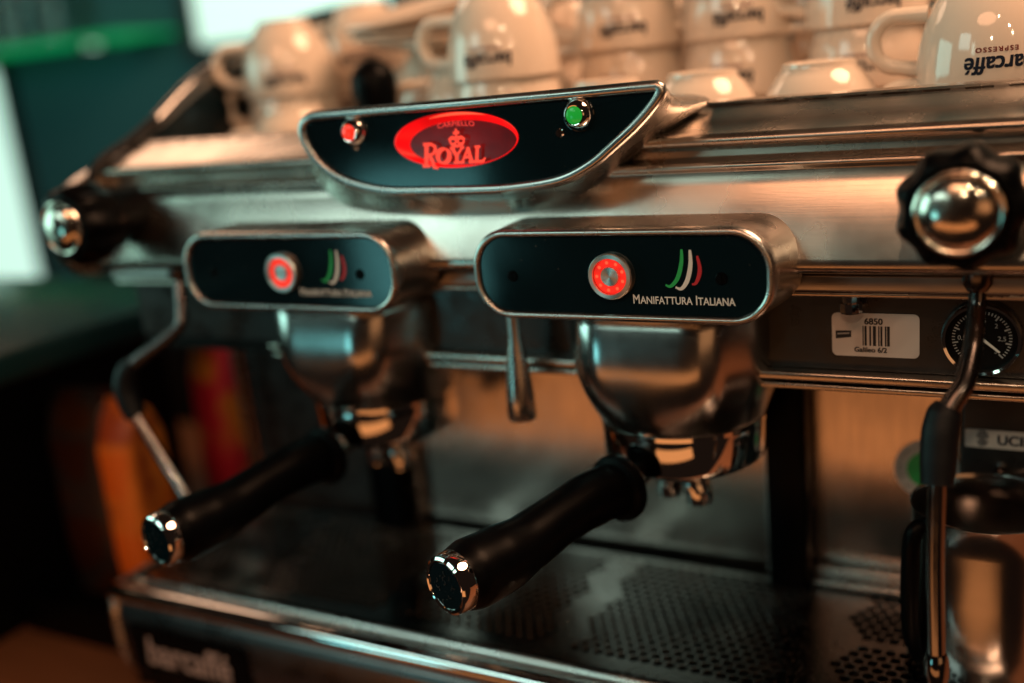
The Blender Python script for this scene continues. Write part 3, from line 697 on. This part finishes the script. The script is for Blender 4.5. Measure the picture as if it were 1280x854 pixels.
b = MB(); flat_add(b, text_mesh('CARPIELLO', 0.0036, 0, 1.25), lambda u, v: (-0.0955+u, LY, 0.4920+v-0.12*(u*u)/0.02))
b.build('logo_lettering', mat_emit('dim_letter_glow', (1.0, 0.05, 0.04), 0.75), dh, smooth=False)
def pilot(x, z, lens, name):
    d = Vector((0, -1, 0.0))
    b = MB(); b.lathe([(0.0083,.0021),(0.0081,.0010),(0.0070,-.0008),(0.0056,-.0028),(0.0048,-.0034),(0.0044,-.0033),(0.0042,-.0028)], (x, FY, z), 'Y', 40); r = b.build(name, M_CHROME, dh)
    b = MB(); b.lathe([(0.0042,-.0028),(0.0039,-.0033),(0.0028,-.0037),(0.0014,-.0039),(0.0002,-.0040)], (x, FY, z), 'Y', 32, cap1=True); return b
pilot(-0.1607, 0.4915, 0, 'pilot_light_ring').build('pilot_light_lens', M_REDB, dh)
pilot(-0.0255, 0.4925, 0, 'push_button_ring').build('push_button_lens', M_GREENB, dh)
for x, z in ((-0.0367, 0.4841), (-0.1616, 0.4838)):
    b = MB(); b.lathe([(0.0,.0014),(0.0018,.0014),(0.0024,.0022)], (x, FY, z), 'Y', 20); b.box(x-.0002, x+.0002, FY+.0010, FY+.0013, z-.0016, z+.0016); b.build('screw', M_CHROME, dh)

for ch in dh.children:
    for v in ch.data.vertices:
        w = v.co + off(MACH); v.co = Vector((w.x*.95144+KX, w.y+DY, w.z*.95144+KZ)) - off(MACH)
# ---- steam knobs
def knob():
    c = Vector((0.1512, 0, 0.4497)); yf = -0.017
    b = MB(); prof_k = [(0.0160, 0.052), (0.0160, 0.034), (0.0175, 0.026), (0.0180, 0.016)]
    b.lathe(prof_k, c, 'Y', 40); k = b.build('steam_knob', M_BLACK, MACH)
    n = 128; rings = []
    for y, r, lob in ((0.018, .0185, .2), (0.012, .0225, .8), (0.004, .0238, 1), (-.006, .0238, 1), (-.012, .0225, .8), (-.0150, .0200, .5), (-.0155, .0180, .2), (-.0120, .0165, 0)):
        rings.append([(c.x + (r + lob*.0012*math.cos(9*a))*math.cos(a), y, c.z + (r + lob*.0012*math.cos(9*a))*math.sin(a)) for a in [2*PI*i/n for i in range(n)]])
    b = MB(); b.loft(rings, True, False); b.build('knob_grip', M_BLACK, k)
    b = MB(); b.lathe([(0.0170,-.0125),(0.0169,-.0155),(0.0164,-.0170),(0.0154,-.0176),(0.0146,-.0174),(0.0142,-.0170),(0.0138,-.0173),(0.0125,-.0186),(0.0105,-.0198),(0.0080,-.0208),(0.0050,-.0215),(0.0025,-.0218),(0.0002,-.0219)], c, 'Y', 56, cap1=True)
    b.build('knob_cap', M_KCAP, k)
    return k
M_KCAP = mat_basic('knob_cap_steel', (0.66, 0.58, 0.50), 0.17, 1.0, var=0.1, vscale=120, bump=0.35, bscale=260, rvar=0.06)
kn = knob(); copy_part(kn, MACH, (-0.5000, 0, 0.0))

# ---- steam wands
def wand(px, parent_name='steam_wand'):
    b = MB(); b.lathe([(0.0075,0.4145),(0.0075,0.405),(0.0055,0.402)], (px[0][0], px[0][1], 0), seg=24)
    w = b.build('steam_wand', M_CHROME, MACH)
    b = MB(); b.tube(px, 0.0052, n=12); b.build('wand_tube', M_APRON, w)
    return w
wpts = [(0.1588, 0.012, 0.412), (0.1586, -0.004, 0.400), (0.1580, -0.018, 0.3925), (0.1560, -0.020, 0.3880), (0.1500, -0.020, 0.3755), (0.1472, -0.020, 0.368), (0.1458, -0.020, 0.355), (0.1456, -0.020, 0.32), (0.1462, -0.020, 0.25)]
def steam_wand(P, grip, pipe, lab):
    (x0, y0, z0) = P[0]
    b = MB(); b.lathe([(0.0065,0.4144),(0.0065,z0+.0035),(0.0045,z0)], (x0,y0,0), seg=24, cap1=True); w = b.build('steam_wand', M_APRON, MACH); w['label'] = lab
    n = len(P); b = MB(); b.tube(P, [lerp(.0036, .0046, i/(n-1)) for i in range(n)], n=12); b.build('wand_tube', M_APRON, w)
    b = MB(); b.tube(grip, [.0056,.0072,.0075,.0074,.0066], n=8); b.build('rubber_grip', M_RUBBER, w)
    b = MB(); b.tube(pipe, .0036, n=4); b.build('wand_pipe', M_WAND, w)
    d = (Vector(pipe[-1]) - Vector(pipe[-2])).normalized()
    b = MB(); b.lathe_dir([(0.0042,-.003),(0.0050,0.0),(0.0050,.006),(0.0038,.011),(0.001,.012)], pipe[-1], d, 24, cap1=True); b.build('wand_tip', M_WAND, w)
steam_wand([(0.1533,.042,.4060),(0.1532,.040,.3985),(0.1534,.030,.3900),(0.1535,.020,.3845),(0.1517,.008,.3745),(0.1480,.003,.3680),(0.1455,.0,.3630)],
           [(0.1468,.0015,.3665),(0.1450,.0,.3625),(0.1440,-.003,.356),(0.1438,-.006,.347),(0.1438,-.010,.3360)], [(0.1438,-.010,.337),(0.1438,-.014,.300),(0.1452,-.019,.260)], 'right steam wand crossing the pressure gauge')
steam_wand([(-0.3076,.030,.4078),(-0.3050,.026,.398),(-0.3011,.020,.3860),(-0.3030,.017,.3800),(-0.3136,.010,.3713),(-0.3240,.004,.3645),(-0.3312,.0,.3590)],
           [(-0.3290,.001,.3608),(-0.3350,-.001,.3545),(-0.3372,-.003,.3450),(-0.3350,-.004,.3360),(-0.3303,-.005,.3275)], [(-0.3310,-.005,.3285),(-0.3100,-.008,.301),(-0.2870,-.011,.270)], 'left steam wand bent outwards')

# ---- hot water spout
b = MB(); b.lathe([(0.0036,0.4040),(0.0036,0.378),(0.0044,0.373),(0.0070,0.354),(0.0078,0.345),(0.0080,0.3330),(0.0072,0.3315),(0.005,0.334)], (-0.0740, 0.036, 0), seg=40)
b.build('hot_water_spout', M_SATIN, MACH)

# ---- side panels (end plates with the high cup guard)
sp = [(0.0085,0.4420),(0.0095,0.4540),(0.0200,0.4670),(0.0400,0.4755),(0.0640,0.4825),(0.0850,0.4880),(0.105,0.4990),(0.143,0.5213),(0.170,0.5335),(0.199,0.5440),(0.232,0.5545),(0.270,0.5633),(0.31,0.571),(0.35,0.5755),(0.40,0.5750),(0.43,0.567)]
inn = [(0.0100,0.4430),(0.0115,0.4530),(0.0190,0.4600),(0.0350,0.4690),(0.0600,0.4775),(0.0980,0.4930),(0.137,0.5115),(0.164,0.5240),(0.192,0.5345),(0.225,0.5448),(0.260,0.5535),(0.301,0.5615),(0.340,0.565),(0.388,0.565),(0.422,0.558)]
def side(x0, x1, lab):
    s = 1 if x1 > x0 else -1
    outl = [(0.430,0.14)] + sp[::-1] + [(0.0095,0.4300),(0.0140,0.4190),(0.0220,0.4120),(0.0320,0.4095),(0.060,0.4090),(0.12,0.38),(0.150,0.33),(0.155,0.14)]
    b = MB(); b.loft([[(x0, p[0], p[1]) for p in outl], [(x1, p[0], p[1]) for p in outl]]); pl = b.build('side_panel', M_SATIN if s < 0 else M_BLACK, MACH, angle=40)
    b = MB(); ip = [(0.42,0.4505),(0.42,0.545)] + inn[::-1][2:-4] + [(0.06,0.4505)]; b.loft([[(x0 - s*.0001, p[0], p[1]) for p in ip], [(x0 - s*.0006, p[0], p[1]) for p in ip]]); b.build('inner_lining', M_GLASS, pl, smooth=False); pl['label'] = lab
    b = MB()
    rail = [(p[0]-.001, p[1]+.0005) for p in sp[5:]]
    b.tube([(lerp(x0, x1, .35), p[0], p[1]) for p in rail], 0.0046, seg=16, n=6); b.build('cup_guard_rail', M_WAND, pl)
    b = MB()
    strip = [(0.0262,0.4220),(0.0290,0.4380),(0.0350,0.4540),(0.0395,0.4660),(0.0470,0.4775),(0.0600,0.4850),(0.0760,0.4905),(0.0900,0.4965),(0.1080,0.5050)]
    b.tube([(x0 + s*.0, p[0], p[1]) for p in strip], 0.0034, seg=12, n=5); b.build('edge_gasket', M_RUBBER, pl)
    return pl
side(XL-0.0008, XL-0.009, 'left side panel rising into the curved cup guard')
side(XR+0.0008, XR+0.009, 'right side panel')

# ---- drip tray
b = MB()
TX0, TX1 = XL+.006, XR
tp = [(0.140,0.1950),(0.140,0.1985),(0.012,0.1985),(0.0105,0.2005),(0.0085,0.2010),(0.0070,0.2000),(0.0060,0.1975),(0.0035,0.1975),(0.0025,0.2000),(0.0008,0.2010),(-0.0010,0.2000),(-0.0020,0.1970)]
fr = [(0.012,0.1960),(0.0105,0.2002),(0.0085,0.2010),(0.0070,0.2000),(0.0060,0.1968),(0.0035,0.1965),(0.0020,0.1985),(0.0002,0.1992),(-0.0015,0.1985),(-0.0030,0.1955)]
sweep_x(fr, TX0, TX1).build('tray_rim', M_SATIN, MACH, angle=50)
b = MB(); b.tube([(TX0-.001,-0.0095,0.1985),(TX1,-0.0095,0.1985)], 0.0062, n=1, seg=28); b.build('front_rail', M_CHROME, MACH)
ap = [(-0.0085,0.1925),(-0.0120,0.1900),(-0.0135,0.186),(-0.0135,0.160),(-0.0120,0.146),(-0.0070,0.1340),(0.002,0.128),(0.01,0.126)]
sweep_x(ap, TX0-.002, TX1).build('front_apron', M_APRON, MACH)
b = MB(); b.box(TX0, TX1, -0.006, 0.155, 0.126, 0.1700); b.build('tray_body', M_BLACK, MACH, smooth=False)
b = MB(); b.tube([(TX0-.002,0.16,0.1985),(TX0-.002,0.02,0.1985),(TX0-.002,-0.0050,0.1975),(TX0-.001,-0.0095,0.190),(TX0-.001,-0.0105,0.172),(TX0-.001,-0.0090,0.150),(TX0-.001,-.002,0.134)], [.005,.005,.0056,.0056,.005,.005,.004], n=8); b.build('tray_end_cap', M_SATIN, MACH)
npl = plate('name_plate', rrect(0.104, 0.036, 0.004, 5), -0.0150, -0.0137, M_BLACK, MACH, -0.3150, 0.1620)
b = MB(); bold_add(b, text_mesh('barcaffé', 0.0285, 0, 0.84, 0.12), lambda u, v: (-0.3160+u, -0.0153, 0.1610+v), 0.0007, lift_y); b.build('lettering', M_PLATEW, npl, smooth=False)
for x in (-0.33, 0.13):
    for y in (0.05, 0.35):
        b = MB(); b.lathe([(0.016,0.1005),(0.018,0.104),(0.016,0.1255)], (x,y,0), seg=24, cap0=True, cap1=True); b.build('foot', M_BLACK, MACH)

# grate: honeycomb of open holes, thick sheet
def grate():
    pitch = 0.0070; rh = 0.0031; v = []; f = []; zt = 0.2000; th = 0.0022
    y0, y1 = 0.0125, 0.1400
    rowh = pitch*0.8660254; patches = [(-0.375,-0.322), (-0.302,-0.187), (-0.1715,-0.0720), (-0.0545,0.0620), (0.0860,0.187)]
    def hole_at(x, y, j):
        if y < y0+0.010 or y > y1-0.008: return False
        for a, c in patches:
            ins = 0.0065*((j % 4)/3 if j % 8 < 4 else 1-(j % 4)/3)
            if a+ins < x < c-0.0045+ins:
                if a > 0.07 and 0.079 < y < 0.0875: return False
                return True
        return False
    key = {}
    def V(x, y, z):
        k = (round(x*1e5), round(y*1e5), round(z*1e5))
        if k not in key: key[k] = len(v); v.append((x, y, z))
        return key[k]
    j = 0; y = y0 + rowh*0.5
    cr = pitch/math.sqrt(3)
    solid = []
    while y < y1:
        x = TX0 + (pitch/2 if j % 2 else 0)
        while x < TX1:
            corners = [(x + cr*math.sin(R(60*k)), min(max(y + cr*math.cos(R(60*k)), y0), y1)) for k in range(6)]
            if hole_at(x, y, j):
                inn = [(x + rh*math.sin(R(30*k)), y + rh*math.cos(R(30*k))) for k in range(12)]
                co = [V(a, c, zt) for a, c in corners]
                top = []
                for a, c in inn: v.append((a, c, zt)); top.append(len(v)-1)
                lip = []
                for a, c in inn: v.append((x+(a-x)*.93, y+(c-y)*.93, zt-.0005)); lip.append(len(v)-1)
                bot = []
                for a, c in inn: v.append((x+(a-x)*.93, y+(c-y)*.93, zt-th)); bot.append(len(v)-1)
                for k in range(6):
                    k2 = (k+1) % 6
                    f.append((co[k], top[2*k], top[2*k+1], top[(2*k+2) % 12], co[k2]))
                for k in range(12):
                    k2 = (k+1) % 12; f.append((top[k], lip[k], lip[k2], top[k2])); f.append((lip[k], bot[k], bot[k2], lip[k2]))
            else: f.append(tuple(V(a, c, zt) for a, c in corners))
            x += pitch
        j += 1; y += rowh
    f2 = []
    for q_ in f:
        u = []
        for i in q_:
            if i not in u: u.append(i)
        if len(u) >= 3: f2.append(tuple(u))
    me = bpy.data.meshes.new('drip_grate'); o0 = off(MACH)
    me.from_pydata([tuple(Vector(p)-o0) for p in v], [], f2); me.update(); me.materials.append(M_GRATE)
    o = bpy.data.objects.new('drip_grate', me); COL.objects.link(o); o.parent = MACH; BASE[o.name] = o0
    return o
grate()

# ================================================================== PORTAFILTERS
def portafilter(label, base, rz):
    t = thing('portafilter', label, 'portafilter', base, 'portafilters locked in the groups', rz)
    BASE[t.name] = Vector((0, 0, 0))
    def B_(b, name, m, **k): return b.build(name, m, t, base=(0,0,0), **k)
    b = MB(); b.lathe([(0.0400,.0257),(0.0438,.0257),(0.0441,.0245),(0.0438,.0060),(0.0430,.0035),(0.0415,.0026),(0.0395,.0010),(0.032,-.0030),(0.018,-.006),(0.001,-.007)], (0,0,0), seg=72, cap1=True); B_(b, 'basket_holder', M_CHROME)
    b = MB(); b.tube([(0,-.036,.004),(0,-.047,.001),(0,-.056,0)], [.0075,.0065,.0070], n=6); B_(b, 'neck', M_CHROME)
    b = MB(); b.lathe([(0.004,-.0520),(0.0158,-.0520),(0.0176,-.0532),(0.0180,-.0560),(0.0172,-.0585),(0.0140,-.0595)], (0,0,0), 'Y', 40); B_(b, 'handle_collar', M_BLACK)
    pts = [(0,-.0570,0),(0,-.075,.0012),(0,-.098,-.0005),(0,-.120,-.0040),(0,-.140,-.0058),(0,-.156,-.0058),(0,-.1655,-.0055)]
    b = MB(); b.tube(pts, [.0140,.0140,.0130,.0138,.0162,.0167,.0146], n=8, seg=36); B_(b, 'handle', M_BLACK)
    c = (0, 0, -.0055)
    b = MB(); b.lathe([(0.0142,-.1630),(0.0146,-.1655),(0.0145,-.1700),(0.0138,-.1722),(0.0127,-.1730),(0.0118,-.1727),(0.0114,-.1716)], c, 'Y', 48); B_(b, 'handle_cap', M_CHROME)
    b = MB(); b.lathe([(0.0115,-.1718),(0.0110,-.1722),(0.0001,-.1723)], c, 'Y', 40, cap1=True); e = B_(b, 'cap_disc', M_GLASS)
    b = MB(); rnd = random.Random(3)
    for k in range(11):
        a0 = rnd.uniform(0, 6.28); r0 = rnd.uniform(.001, .0078); x, z = r0*math.cos(a0), r0*math.sin(a0); a1 = rnd.uniform(0, 6.28)
        pts2 = [(x + .0022*i/4*math.cos(a1+.5*i), z + .0022*i/4*math.sin(a1+.5*i)) for i in range(5)]
        v, ff = stroke(pts2, 0.00035); b.add([(p[0], -.1729, -.0055+p[1]) for p in v], ff)
    mk('cap_emblem', b.v, b.f, M_SATIN, e, base=(0,0,0), smooth=False)
    for sx in (-1, 1):
        b = MB(); b.tube([(0, 0.0,-.003),(sx*.003,-.001,-.009),(sx*.0075,-.003,-.013),(sx*.0100,-.003,-.0180),(sx*.0104,-.003,-.0245)], [.0095,.0088,.0076,.0074,.0070], n=7); B_(b, 'spout', M_CHROME)
    return t
portafilter('portafilter with black handle pointing forward under the right control panel', (0.004, 0.075, 0.3030), R(-19))
portafilter('blurred portafilter with black handle under the left control panel', (-0.1935, 0.075, 0.3030), R(-11))

# ================================================================== MILK PITCHER
t = thing('milk_pitcher', 'steel milk pitcher standing on the drip grate at right', 'pitcher', (0.1560, 0.081, 0.2005))
b = MB(); pc = (0.1560, 0.081, 0)
M_PITCH = mat_brushed('pitcher_steel', (0.42, 0.40, 0.39), 0.16, stretch=(30, 30, 700), bump=0.03, aniso=0.3, var=0.05)
rg = []
for r, z in [(0.034,.2012),(0.0372,.2030),(0.0378,.2100),(0.0372,.225),(0.0358,.250),(0.0350,.275),(0.0353,.2895),(0.0357,.2903),(0.0352,.2908),(0.0343,.2885),(0.0343,.275),(0.0350,.250),(0.0362,.225),(0.0368,.21),(0.030,.2035),(0.001,.2032)]:
    rg.append([(pc[0]+r*math.cos(2*PI*i/64), pc[1]+r*math.sin(2*PI*i/64), z) for i in range(64)])
b.loft(rg); b.build('pitcher_body', M_PITCH, t)
b = MB(); ha = R(222); dx, dy = math.cos(ha), math.sin(ha)
hp = [(0.0345,.2840),(0.0385,.2850),(0.0420,.2780),(0.0430,.2550),(0.0425,.2300),(0.0385,.2150)]
b.tube([(pc[0]+r*dx, pc[1]+r*dy, z) for r, z in hp], [.003,.0038,.0042,.0044,.0042,.003], n=8); b.build('handle', M_BLACK, t)

# ================================================================== CUPS
def cup_proto():
    t = thing('cup', 'x', 'cup', (0, 0, 0), 'upturned white cups stacked on the machine'); BASE[t.name] = Vector((0,0,0))
    H = 0.054
    # upturned: rim at z=0, foot at the top
    pr = [(0.0335,0.0005),(0.0345,0.0),(0.0352,0.0006),(0.0352,0.004),(0.0348,0.012),(0.0335,0.022),(0.0308,0.032),(0.0268,0.041),(0.0225,0.0475),(0.0198,0.0500),(0.0192,0.0520),(0.0190,0.0538),(0.0180,0.0542),(0.0165,0.0535),(0.0160,0.0515),(0.001,0.0512)]
    b = MB(); b.lathe(pr, (0,0,0), seg=64, cap1=True); inner = [(0.0335,0.0005),(0.0325,0.012),(0.031,0.022),(0.0285,0.031),(0.0245,0.039),(0.018,0.045),(0.001,0.047)]
    b.lathe(inner, (0,0,0), seg=48, cap1=True); b.build('cup_body', M_PORC, t, base=(0,0,0))
    b = MB(); pts = []; rad = []
    for k in range(13):
        a = R(-112 + 224*k/12); pts.append((0.0350 + 0.0115 + 0.0120*math.cos(a) - 0.003, 0, 0.0250 + 0.0128*math.sin(a)))
    pts = [(0.0325,0,0.0100)] + pts[1:-1] + [(0.0290,0,0.0375)]
    pp = [Vector(p) for p in pts]
    n0 = len(b.v); b.tube(pp, [.0044]+[.0040]*(len(pp)-2)+[.0044], n=4, seg=14)
    for i, v in enumerate(b.v): b.v[i] = Vector((v.x, v.y*1.35, v.z))
    b.build('handle', M_PORC, t, base=(0,0,0))
    # print: upside down with the cup; centre at angle -100 deg from the handle
    def rad_at(z):
        q_ = pr[2:10]
        for i in range(len(q_)-1):
            if q_[i][1] <= z <= q_[i+1][1]: return lerp(q_[i][0], q_[i+1][0], (z-q_[i][1])/(q_[i+1][1]-q_[i][1]))
        return 0.0352
    def wrap(c0, zc):
        def fn(u, v):
            z = zc - v; r = rad_at(z) + 0.00018; a = c0 - u/0.0345
            return (r*math.cos(a), r*math.sin(a), z)
        return fn
    A0 = R(97)
    b = MB(); bold_add(b, text_mesh('barcaffé', 0.0112, 0, 0.86, 0.12), wrap(A0, 0.0118), 0.00030, lift_r); b.build('lettering', M_INK, t, base=(0,0,0), smooth=False)
    b = MB(); bold_add(b, text_mesh('ESPRESSO', 0.0031, 0, 1.15, 0, 1.3), wrap(A0 - R(2), 0.0186), 0.00010, lift_r); b.build('small_lettering', M_REDINK, t, base=(0,0,0), smooth=False)
    return t
proto = cup_proto(); used = False
CT = 0.4505; PITCH = 0.0350
def cup(x, y, lvl, ang, label, tiltx=0.0, PITCH=0.0350):
    global used
    c = proto if not used else copy_tree(proto); used = True
    c.location = (x, y, CT + lvl*PITCH); c.rotation_euler = (tiltx, 0, ang); c['label'] = label
    return c
HL = R(180)       # handle to the left
# front row
cup(0.1500, 0.150, 0, R(196), 'bottom cup under the sharp front cup at far right')
cup(0.1480, 0.150, 1, R(184), 'sharp white cup nearest the right edge with readable upside down print')
cup(0.0660, 0.142, 0, R(80), 'single low upturned cup in front, right of the others')
cup(0.0020, 0.142, 0, R(95), 'single low upturned cup in front, between two stacks')
cup(-0.0560, 0.142, 0, R(70), 'single low upturned cup just above the green button')
# rear stacks
def stack(x, y, n, ang, where, PITCH=0.0350):
    names = ['bottom', 'second', 'third', 'fourth']
    for k in range(n):
        cup(x + random.uniform(-.0008,.0008), y + random.uniform(-.0008,.0008), k, ang + R([0, -6, 5, -8][k]), '%s cup of the stack %s' % (names[k], where), PITCH=PITCH)
stack(0.0730, 0.235, 4, R(186), 'just left of the sharp front cup')
stack(-0.0050, 0.240, 4, R(184), 'in the middle of the rear row')
stack(-0.0780, 0.235, 4, R(184), 'behind the green button')
stack(-0.1290, 0.155, 3, R(180), 'directly above the red oval logo', 0.0300)
stack(-0.3350, 0.200, 3, R(200), 'at the left end inside the cup guard', 0.0300)
stack(-0.3020, 0.350, 3, R(160), 'in the back left corner beside the window')
cup(-0.285, 0.135, 0, R(190), 'low upturned cup left of the black tamper knob', PITCH=0.03)
cup(-0.168, 0.178, 0, R(200), 'low upturned cup right of the black tamper knob', PITCH=0.03)
cup(-0.168, 0.178, 1, R(192), 'second level cup right of the black tamper knob', PITCH=0.022)
stack(-0.3180, 0.275, 3, R(190), 'between the leftmost stack and the tilted saucers')
stack(-0.1100, 0.375, 3, R(170), 'at the back behind the stack above the logo')
stack(-0.2430, 0.305, 3, R(170), 'far behind the black tamper knob', 0.0350)
stack(-0.2200, 0.222, 2, R(200), 'under the tilted saucers', 0.0300)
stack(-0.1720, 0.335, 3, R(185), 'at the back beyond the tilted saucers')
stack(0.1550, 0.255, 3, R(180), 'behind the sharp front cup')
stack(0.0350, 0.340, 3, R(175), 'in the back row behind the middle stack')
stack(-0.0450, 0.340, 3, R(190), 'in the back row behind the green button stack')

# saucers
def saucer(x, y, z, rx_, ry_, label):
    b = MB(); b.lathe([(0.001,.002),(0.020,.002),(0.024,.0035),(0.040,.0080),(0.056,.0125),(0.058,.0135),(0.0575,.0115),(0.042,.0055),(0.026,.0005),(0.022,0.0),(0.001,0.0)], (0,0,0), seg=64)
    o = mk('saucer', b.v, b.f, M_PORC, base=(0,0,0)); o.location = (x, y, z); o.rotation_euler = (rx_, ry_, 0); tag(o, label, 'saucer', 'saucers lying on the cups')
saucer(-0.2240, 0.220, 0.5355, R(7), R(4), 'lower saucer lying on the cups left of centre')
saucer(-0.2230, 0.222, 0.5425, R(10), R(1), 'middle saucer of the leaning pile')
saucer(-0.2250, 0.224, 0.5510, R(12), R(-5), 'uppermost tilted saucer of the pile')

# tamper
t = thing('tamper', 'black round tamper knob standing among the cups', 'tamper', (-0.226, 0.150, 0.4505))
b = MB(); b.lathe([(0.001,0.0),(0.018,0.0),(0.019,0.002),(0.018,0.010),(0.008,0.016),(0.006,0.028)], (-0.226,0.150,0.4505), seg=40); b.build('base', M_CHROME, t)
b = MB(); b.lathe([(0.006,0.026),(0.010,0.032),(0.0135,0.045),(0.0155,0.058),(0.0150,0.068),(0.0115,0.0750),(0.006,0.0785),(0.001,0.0795)], (-0.226,0.150,0.4505), seg=40, cap1=True); b.build('handle', M_BLACK, t)

# ================================================================== COFFEE GROUNDS
M_GROUND = mat_basic('coffee_grounds', (0.030, 0.013, 0.007), 0.7, var=0.5, vscale=900)
rnd = random.Random(11); b = MB()
spots = [(-0.015, 0.060, .030), (-0.20, 0.070, .035), (0.03, 0.10, .03), (0.075, 0.05, .02), (-0.08, 0.03, .03)]
for k in range(1500):
    cx, cy, sg = spots[k % len(spots)]
    x = rnd.gauss(cx, sg); y = min(0.138, max(0.014, rnd.gauss(cy, sg*.8)))
    if not XL+.02 < x < XR-.01: continue
    z = 0.20015; r = rnd.uniform(.00025, .0008); a = rnd.uniform(0, 6.28)
    p = [(x+r*math.cos(a+t), y+r*math.sin(a+t), z) for t in (0, 2.1, 4.2)] + [(x, y, z+r*1.1)]
    b.add(p, [(0,1,2),(0,1,3),(1,2,3),(2,0,3)])
o = mk('coffee_grounds', b.v, b.f, M_GROUND, base=(-0.05, 0.06, 0.2), smooth=False); o['kind'] = 'stuff'; o['label'] = 'dark coffee grounds scattered over the drip grate'; o['category'] = 'coffee grounds'
